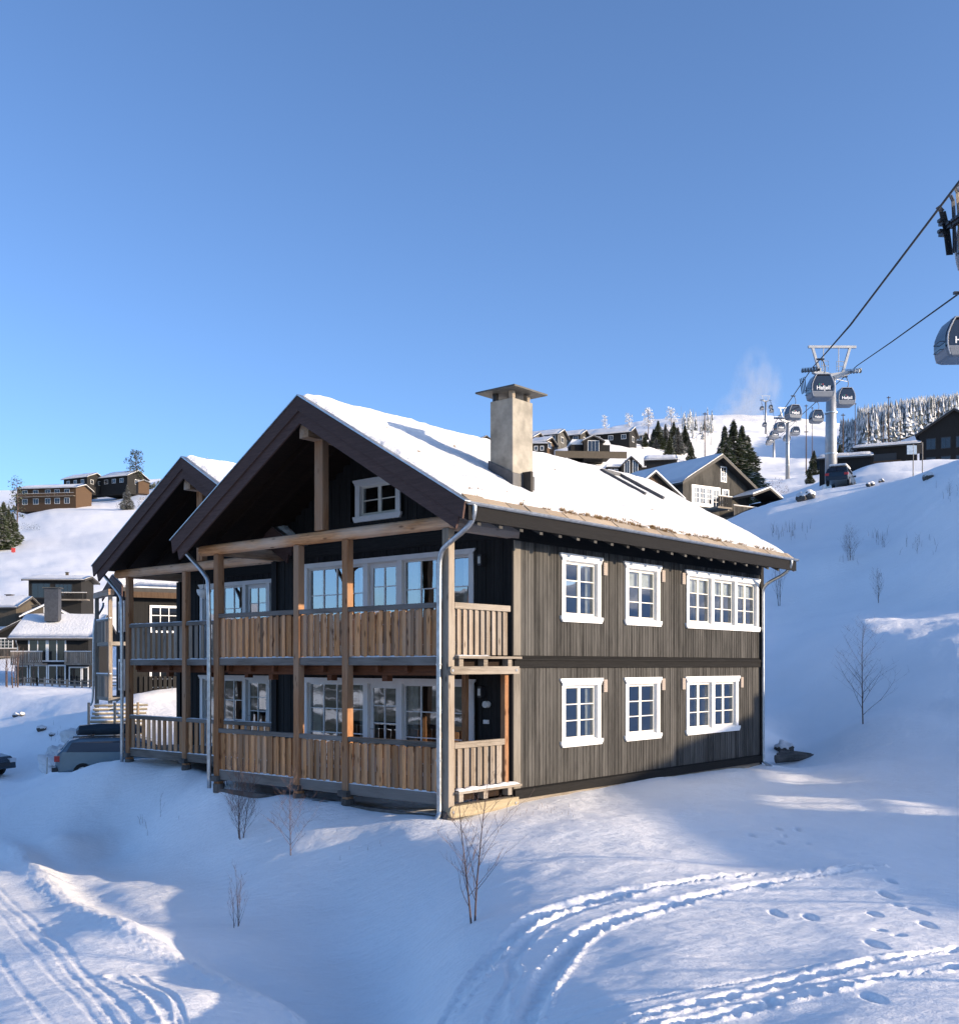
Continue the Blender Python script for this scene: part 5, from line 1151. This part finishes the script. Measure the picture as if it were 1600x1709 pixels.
LBL = ['brown pole just left of the large tower', 'brown pole right behind the large tower', 'tall pole before the forest edge, nearest the large tower', 'brown pole with lamp arm halfway to the annexe', 'short pole between the two tall ones left of the annexe', 'tallest brown pole in front of the frosted forest', 'small pole before the forest above the annexe', 'thin far pole left of the large gondola', 'tiny pole on the far skyline left of the gondolas', 'thin pole by the thin birches left of the snow plume', 'low pole with a frame behind the second gondola', 'pole behind the low annexe roof']
for o, l in zip([o for o in COL.objects if o.name.startswith('light_pole')], LBL): o['label'] = l
# snow gun plume: a thin cloud of ice crystals over the crest
mp, n, b = new_mat("snow_plume"); n.nodes.remove(b); pv = N(n, "ShaderNodeVolumePrincipled"); pv.inputs["Color"].default_value = (1,1,1,1); pv.inputs["Anisotropy"].default_value = .2
co = N(n, "ShaderNodeTexCoord").outputs["Object"]; t_ = noise(n, 2.2, 5, .6, co)
ln = N(n, "ShaderNodeVectorMath", operation='LENGTH'); n.links.new(co, ln.inputs[0])
fo = N(n, "ShaderNodeMapRange"); fo.inputs["From Min"].default_value = .2; fo.inputs["From Max"].default_value = 1.0; fo.inputs["To Min"].default_value = 1; fo.inputs["To Max"].default_value = 0; n.links.new(ln.outputs["Value"], fo.inputs[0])
sb = N(n, "ShaderNodeMath", operation='SUBTRACT'); n.links.new(t_.outputs[0], sb.inputs[0]); sb.inputs[1].default_value = .42; sb.use_clamp = True
ml = N(n, "ShaderNodeMath", operation='MULTIPLY'); n.links.new(sb.outputs[0], ml.inputs[0]); n.links.new(fo.outputs[0], ml.inputs[1])
m2 = N(n, "ShaderNodeMath", operation='MULTIPLY'); n.links.new(ml.outputs[0], m2.inputs[0]); m2.inputs[1].default_value = .22; n.links.new(m2.outputs[0], pv.inputs["Density"]); n.links.new(pv.outputs[0], n.nodes["Material Output"].inputs["Volume"])
def ico(name, loc, sc, mat, kind):
    import bmesh
    bm = bmesh.new(); bmesh.ops.create_icosphere(bm, subdivisions=3, radius=1); me = bpy.data.meshes.new(name); bm.to_mesh(me); bm.free(); me.materials.append(mat)
    o = mk(name, me, loc=loc, scale=sc); o['kind'] = kind; return o
ico('snow_plume', pxw(1232, 690, 640), (16, 20, 15), mp, 'stuff'); ico('snow_plume', pxw(1262, 660, 700), (18, 20, 34), mp, 'stuff')

# ------------------------------------------------------------------ cars
MT['carblue'] = plain("car_paint_grey_blue", (.12,.17,.21), .25, .5); MT['cardark'] = plain("car_paint_dark", (.03,.045,.06), .25, .4)
MT['tail'] = plain("tail_lamp", (.45,.02,.02), .3); MT['headl'] = plain("head_lamp", (.6,.62,.65), .1)
def wagon(name, label, loc, rz, mat, cat='car', roofbox=True):
    root = tag(empty(name, loc, rz), label, cat); W = .9
    side = [(-2.3,.35),(-2.38,.62),(-2.33,.98),(-2.18,1.10),(-1.95,1.42),(-1.6,1.52),(.3,1.52),(.75,1.40),(1.3,1.02),(2.1,.88),(2.36,.68),(2.40,.35)]
    m = MB(); secs = []
    for y, k in ((-W, .0), (-W+.06, 1), (W-.06, 1), (W, 0)):
        secs.append([(x*(1 if k else .985), y*(1 if z < 1.0 else (1-.16*(z-1.0)/.5)), z if k else (.35+(z-.35)*.97)) for x, z in side])
    loft(m, secs); m.build('body', MT[mat], root, bevel=.03, smooth=False)
    for sy in (-1, 1):
        y = sy*(W+.002); yt = sy*(W*.875)
        m = MB(); pts = [(-2.0,1.05),(-1.82,1.38),(.25,1.42),(.65,1.33),(1.05,1.04)]
        m.add([(x, y-sy*(.0 if z < 1.1 else .085), z) for x, z in pts]+[(x, y+sy*.004-sy*(.0 if z < 1.1 else .08), z) for x, z in pts], [(0,1,2,3,4), (9,8,7,6,5)]+[(i, (i+1) % 5, (i+1) % 5+5, i+5) for i in range(5)]); m.build('side_window', MT['cabwin'], root)
        for xw in (-1.45, 1.45):
            w = MB(); w.tube([(xw, sy*(W-.16), .33), (xw, sy*(W+.02), .33)], .33, 18); wo = w.build('wheel', MT['tyre'], root); MB().tube([(xw, sy*(W+.0), .33), (xw, sy*(W+.035), .33)], .2, 12).build('rim', MT['zinc'], wo)
        MB().box(-2.40, -2.22, sy*(W-.30), sy*(W+.005), .72, .92).build('tail_lamp', MT['tail'], root); MB().box(2.15, 2.39, sy*(W-.38), sy*(W-.02), .62, .80).build('headlight', MT['headl'], root)
        MB().box(.85, .98, sy*W, sy*(W+.18), .98, 1.12).build('wing_mirror', MT[mat], root)
        MB().tube([(-1.8, sy*.66, 1.56), (.3, sy*.66, 1.58)], .025, 6).build('roof_rail', MT['black'], root)
    m = MB(); m.add([(-2.24,-.72,1.08),(-2.24,.72,1.08),(-1.98,.6,1.43),(-1.98,-.6,1.43)], [(0,1,2,3)]); m.build('rear_window', MT['cabwin'], root)
    m = MB(); m.add([(1.33,-.74,1.02),(1.33,.74,1.02),(.80,.62,1.41),(.80,-.62,1.41)], [(3,2,1,0)]); m.build('windscreen', MT['cabwin'], root)
    MB().box(2.39, 2.41, -.5, .5, .45, .62).build('grille', MT['black'], root)
    if roofbox:
        m = MB(); secs = []
        for x, s in ((-1.75,.5),(-1.65,.8),(-.9,1),(.2,.95),(.55,.6)): secs.append([(x, -.38*s, 1.64), (x, .38*s, 1.64), (x, .42*s, 1.64+.2*s), (x, .3*s, 1.64+.36*s), (x, -.3*s, 1.64+.36*s), (x, -.42*s, 1.64+.2*s)])
        loft(m, secs); o = tag(m.build('roof_box', MT['cardark'], loc=loc, rot=(0,0,rz)), 'dark roof box mounted on the grey blue estate car', 'roof box')
        m = MB()
        for x in (-1.2, -.1): m.box(x-.03, x+.03, -.62, .62, 1.55, 1.64)
        m.build('roof_bars', MT['black'], root)
    return root
x, y = (188-CX)/FPX*38.5, 38.5
wagon('parked_car', 'grey blue estate car parked behind the left wing balcony', (x+.55, y, (Y0-1228)/FPX*38.5-1.54), R(14), 'carblue')
x, y = (-8-CX)/FPX*48, 48
wagon('parked_car', 'dark car nosing in at the left picture edge', (x-1.6, y, gz(x, y)), R(-20), 'cardark', roofbox=False)
p = pxw(1403, 815, 90); c_ = wagon('parked_car', 'dark car with snowy load on the crest, by the large tower foot', (p[0], 90, (Y0-783)/FPX*90-1.6), R(62), 'cardark', roofbox=False)
m = MB(); m.box(-1.7, .6, -.7, .7, 1.6, 1.78); o = tag(m.build('roof_snow_block', MT['snow'], loc=c_.location, rot=(0,0,R(62)), bevel=.06), 'thick snow slab on the roof of the car on the crest', 'snow block')
# snow covered boulders, tarpaulin trailer, rail fence by the cars
def boulder(px, Y, yt, w, label, mat='stone', snow_=.5, i=0):
    hp = w*.62; x, y = hit(px, yt+hp, Y*.8, Y*1.6); g = gz(x, y); h = hp/FPX*y; ww = w*y/FPX/2; r2 = random.Random(i)
    import bmesh
    bm = bmesh.new(); bmesh.ops.create_icosphere(bm, subdivisions=3, radius=1)
    for v in bm.verts:
        n_ = vnoise(np.array([v.co.x*1.7+i*3.1+v.co.z]), np.array([v.co.y*1.7+i]))[0]; v.co *= 1+1.1*n_+.35*vnoise(np.array([v.co.x*4.7+i]), np.array([v.co.z*4.3+v.co.y*3+i]))[0]
    me = bpy.data.meshes.new('boulder'); bm.to_mesh(me); me.materials.append(MT[mat]); 
    o = tag(mk('boulder', me, loc=(x, y, g+h*.25), scale=(ww, ww*.8, h*.62)), label, 'rock')
    for v in bm.verts:
        v.co *= 1.03; v.co.z += .20; 
        if v.co.z < .25+.2*snow_: v.co.z = .05; v.co.x *= .9; v.co.y *= .9
    me2 = bpy.data.meshes.new('snow_cap'); bm.to_mesh(me2); bm.free(); me2.materials.append(MT['snow']); me2.polygons.foreach_set("use_smooth", [True]*len(me2.polygons)); mk('snow_cap', me2, o)
for i, (px, Y, yt, w, lb, mt) in enumerate([(118,41,1217,30,'tall snow capped boulder behind the tarpaulin trailer','snow'),(122,40.3,1236,26,'bare brown boulder under the tall snow capped one','eave'),(95,40,1242,26,'square snow covered boulder left of the trailer','snow'),(88,39,1258,44,'low snow covered boulder nearest the road','snow'),(136,42,1226,26,'grey boulder between the fence post and the car','stone'),
        (28,56,1190,10,'pair of dark stones in the snow bank, upper left','stone'),(36,56,1190,9,'small dark stone beside its twin in the snow bank','stone'),(70,50,1213,13,'dark rock sticking out of the bank above the boulders','stone'),(87,48,1223,9,'small dark rock right of the marker pole','stone'),
        (1310,33,1238,28,'dark stone half buried right of the house corner','stone'),(1343,79,816,24,'dark rock on the crest left of the car','stone'),(1452,76,801,12,'small dark rock on the crest right of the car','stone'),(1470,75,795,10,'tiny dark rock on the crest below the annexe','stone'),(1549,72,788,16,'flat dark rock at the foot of the black gabled house','stone')]):
    boulder(px, Y, yt, w, lb, mt, i=i)
x, y = (1332-CX)/FPX*32.5, 32.5; g = gz(x, y)
for i in range(3):
    m = MB(); m.tube([(-.7+i*.1, i*.12, .05+.04*i), (0, i*.14, .12), (.55-i*.05, i*.1, .08)], [.13, .12, .10], 8); tag(m.build('old_log', MT['stone'], loc=(x, y, g+.02*i)), ('front','middle','rear')[i]+' log of the dark timber pile right of the house', 'log', 'timber pile right of the house')
p = pxw(112, 1285, 38.3); g = gz(p[0], p[1])
o = tag(empty('covered_trailer', (p[0], p[1], (Y0-1283)/FPX*38.3), R(25)), 'small trailer under a dark blue tarpaulin, left of the parked estate car', 'trailer')
m = MB(); secs = []
for yv, s in ((-.7,.35),(-.5,.8),(0,1),(.5,.9),(.8,.5)): secs.append([(-.30*s, yv, .22), (.30*s, yv, .22), (.36*s, yv, .45), (.25*s, yv, .45+.28*s), (-.25*s, yv, .45+.28*s), (-.36*s, yv, .45)])
loft(m, secs); m.build('tarpaulin', MT['cardark'], o, bevel=.04)
m = MB(); m.beam((-.25, -.7, .2), (-.55, -1.1, .05), .06, .06); m.box(-.6, -.42, -1.2, -1.0, 0, .15); m.build('drawbar', MT['black'], o); MB().tube([(-.32, 0, .16), (.32, 0, .16)], .17, 12).build('axle', MT['tyre'], o)
m = MB(); p = pxw(78, 1262, 44); m.tube([(0,0,-.3), (.02,0,.95)], .02, 6); tag(m.build('marker_pole', MT['eave'], loc=(p[0], 44, gz(p[0], 44))), 'thin pale marker pole in the bank by the cars', 'pole')
m = MB(); p = pxw(22, 915, 270); m.tube([(0,0,-.3), (0,0,1.0)], .06, 6); o = m.build('slope_marker', MT['r'], loc=(p[0], 270, gz(p[0], 270))); MB().box(-.45, .5, -.1, .1, .2, 1.3).build('panel', MT['r'], o); tag(o, 'red marker on the groomed slope at the far left', 'marker')
o = tag(empty('rail_fence', (0,0,0)), 'snow topped pale rail fence in sunlight behind the parked estate car', 'fence')
FA, FB_ = Vector(pxw(146, 1225, 40.0)), Vector(pxw(238, 1222, 40.4)); zt_, zb_ = (Y0-1178)/FPX*40, (Y0-1226)/FPX*40
for k in range(8):
    z = zb_+(zt_-zb_)*k/7.2; a = Vector((FA.x, FA.y, z)); b = Vector((FB_.x, FB_.y, z+.02)); off_ = Vector((0, .10*(k), 0))
    MB().tube([a+off_, a.lerp(b,.5)+off_, b+off_], .045, 7).build('rail', MT['pale'], o); m = MB(); m.tube([a+off_+Vector((0,0,.04)), b+off_+Vector((0,0,.04))], .035, 6); m.build('snow_cap', MT['snow'], o)
for f in (.03, .5, .92):
    p = FA.lerp(FB_, f); MB().tube([(p.x, p.y-.06, zb_-.5), (p.x, p.y-.04, zt_+.12)], .05, 7).build('post', MT['eave'], o)
o = tag(empty('garden_fence', (0,0,0)), 'low snow topped rail fence in front of the black timber house', 'fence')
for a, b, n in ((20, 62, 4), (62, 162, 8)):
    for k in range(n+1):
        px = a+(b-a)*k/n; x, y = (px-CX)/FPX*86, 86; g = gz(x, y); MB().box(x-.06, x+.06, y-.05, y+.05, g-.3, g+.65).build('post', MT['slatgrey'], o)
for zz in (.2, .5):
    P = [((px-CX)/FPX*86, 86, gz((px-CX)/FPX*86, 86)+zz) for px in range(20, 164, 12)]; MB().tube(P, .05, 5).build('rail', MT['slatgrey'], o)
o = tag(empty('outdoor_steps', (0,0,0)), 'snowy railed steps climbing right of the black timber house', 'stairs')
for k in range(5):
    a = Vector(pxw(160+k*4, 1150-k*5.5, 84)); b = a+Vector((2.2, .5, .0)); MB().beam(a, b, .3, .08).build('tread', MT['slatgrey'], o); MB().beam(a+Vector((0,0,.06)), b+Vector((0,0,.06)), .3, .05).build('snow_cap', MT['snow'], o)
for i, (px, t_, b_) in enumerate([(1523.5,741,789),(1539,738,788)]):
    x, y, z = pxw(px, b_, 78); g = gz(x, y); h = (Y0-t_)/FPX*78-g; m = MB(); m.tube([(0,0,-.3), (0,0,h)], .038, 8); o = tag(m.build('sign_post', MT['flash'], loc=(x, y, g)), ('grey post with a blank board back, before the annexe','bare grey post right of the one with a board')[i], 'sign post')
    if i == 0: MB().box(-.45, .25, -.03, .03, h-.75, h-.1).build('board', MT['zinc'], o)
# skier on the piste
def skier(px, py, Y, label):
    x, y, z = pxw(px, py, Y); g = gz(x, y); o = tag(empty('person', (x, y, g), .6), label, 'person')
    m = bpy.data.meshes.new('body'); V_ = [(0,0,.95),(0,.02,1.25),(0,.06,1.48),(0,.08,1.62),(0,.09,1.74),(-.2,.05,1.42),(-.33,.2,1.2),(-.25,.4,1.15),(.2,.05,1.42),(.33,.2,1.2),(.25,.4,1.15),(-.12,.05,.85),(-.14,.16,.5),(-.13,.0,.08),(.12,.05,.85),(.14,.16,.5),(.13,.0,.08)]
    m.from_pydata(V_, [(0,1),(1,2),(2,3),(3,4),(2,5),(5,6),(6,7),(2,8),(8,9),(9,10),(0,11),(11,12),(12,13),(0,14),(14,15),(15,16)], []); m.materials.append(MT['black']); b = mk('body', m, o)
    sk = b.modifiers.new('skin', 'SKIN'); m.skin_vertices.new() if not m.skin_vertices else None
    for v, r_ in zip(m.skin_vertices[0].data, (.15,.16,.15,.07,.12,.08,.06,.05,.08,.06,.05,.11,.08,.06,.11,.08,.06)): v.radius = (r_, r_)
    m.skin_vertices[0].data[0].use_root = True; b.modifiers.new('sub', 'SUBSURF').levels = 1
    for sx in (-.13, .13): MB().box(sx-.05, sx+.05, -.8, .9, 0, .03).build('ski', MT['cardark'], o)
    return o
skier(1258.5, 748, 330, 'skier in dark clothing on the piste right of the tall spruces')

# dry stems poking through the snow on the slopes
m = MB(); r2 = random.Random(9)
for (x0_, x1_, y0_, y1_, k_, hp) in ((1288,1352,880,900,26,18),(1440,1482,893,915,16,16),(1500,1562,898,925,14,14),(1400,1436,930,945,10,12),(60,120,1210,1240,8,8),(232,300,1360,1400,6,14),(560,640,1405,1440,5,10),(1560,1600,815,840,8,12),(860,960,1345,1362,18,7),(745,760,1362,1372,10,26),(362,380,1300,1312,14,30)):
    for _ in range(k_):
        px, py = r2.uniform(x0_, x1_), r2.uniform(y0_, y1_); x, y = hit(px, py, 4, 90); g = gz(x, y); h = hp/FPX*y*r2.uniform(.5, 1.2)
        dx, dy = r2.gauss(0, .12)*h, r2.gauss(0, .12)*h
        m.tube([(x, y, g-.05), (x+dx*.5, y+dy*.5, g+h*.6), (x+dx*1.4, y+dy, g+h)], [h*.012+.002, h*.008+.002, .0015], 3, cap=False)
tag(m.build('dry_stems', MT['twig']), kind='stuff')
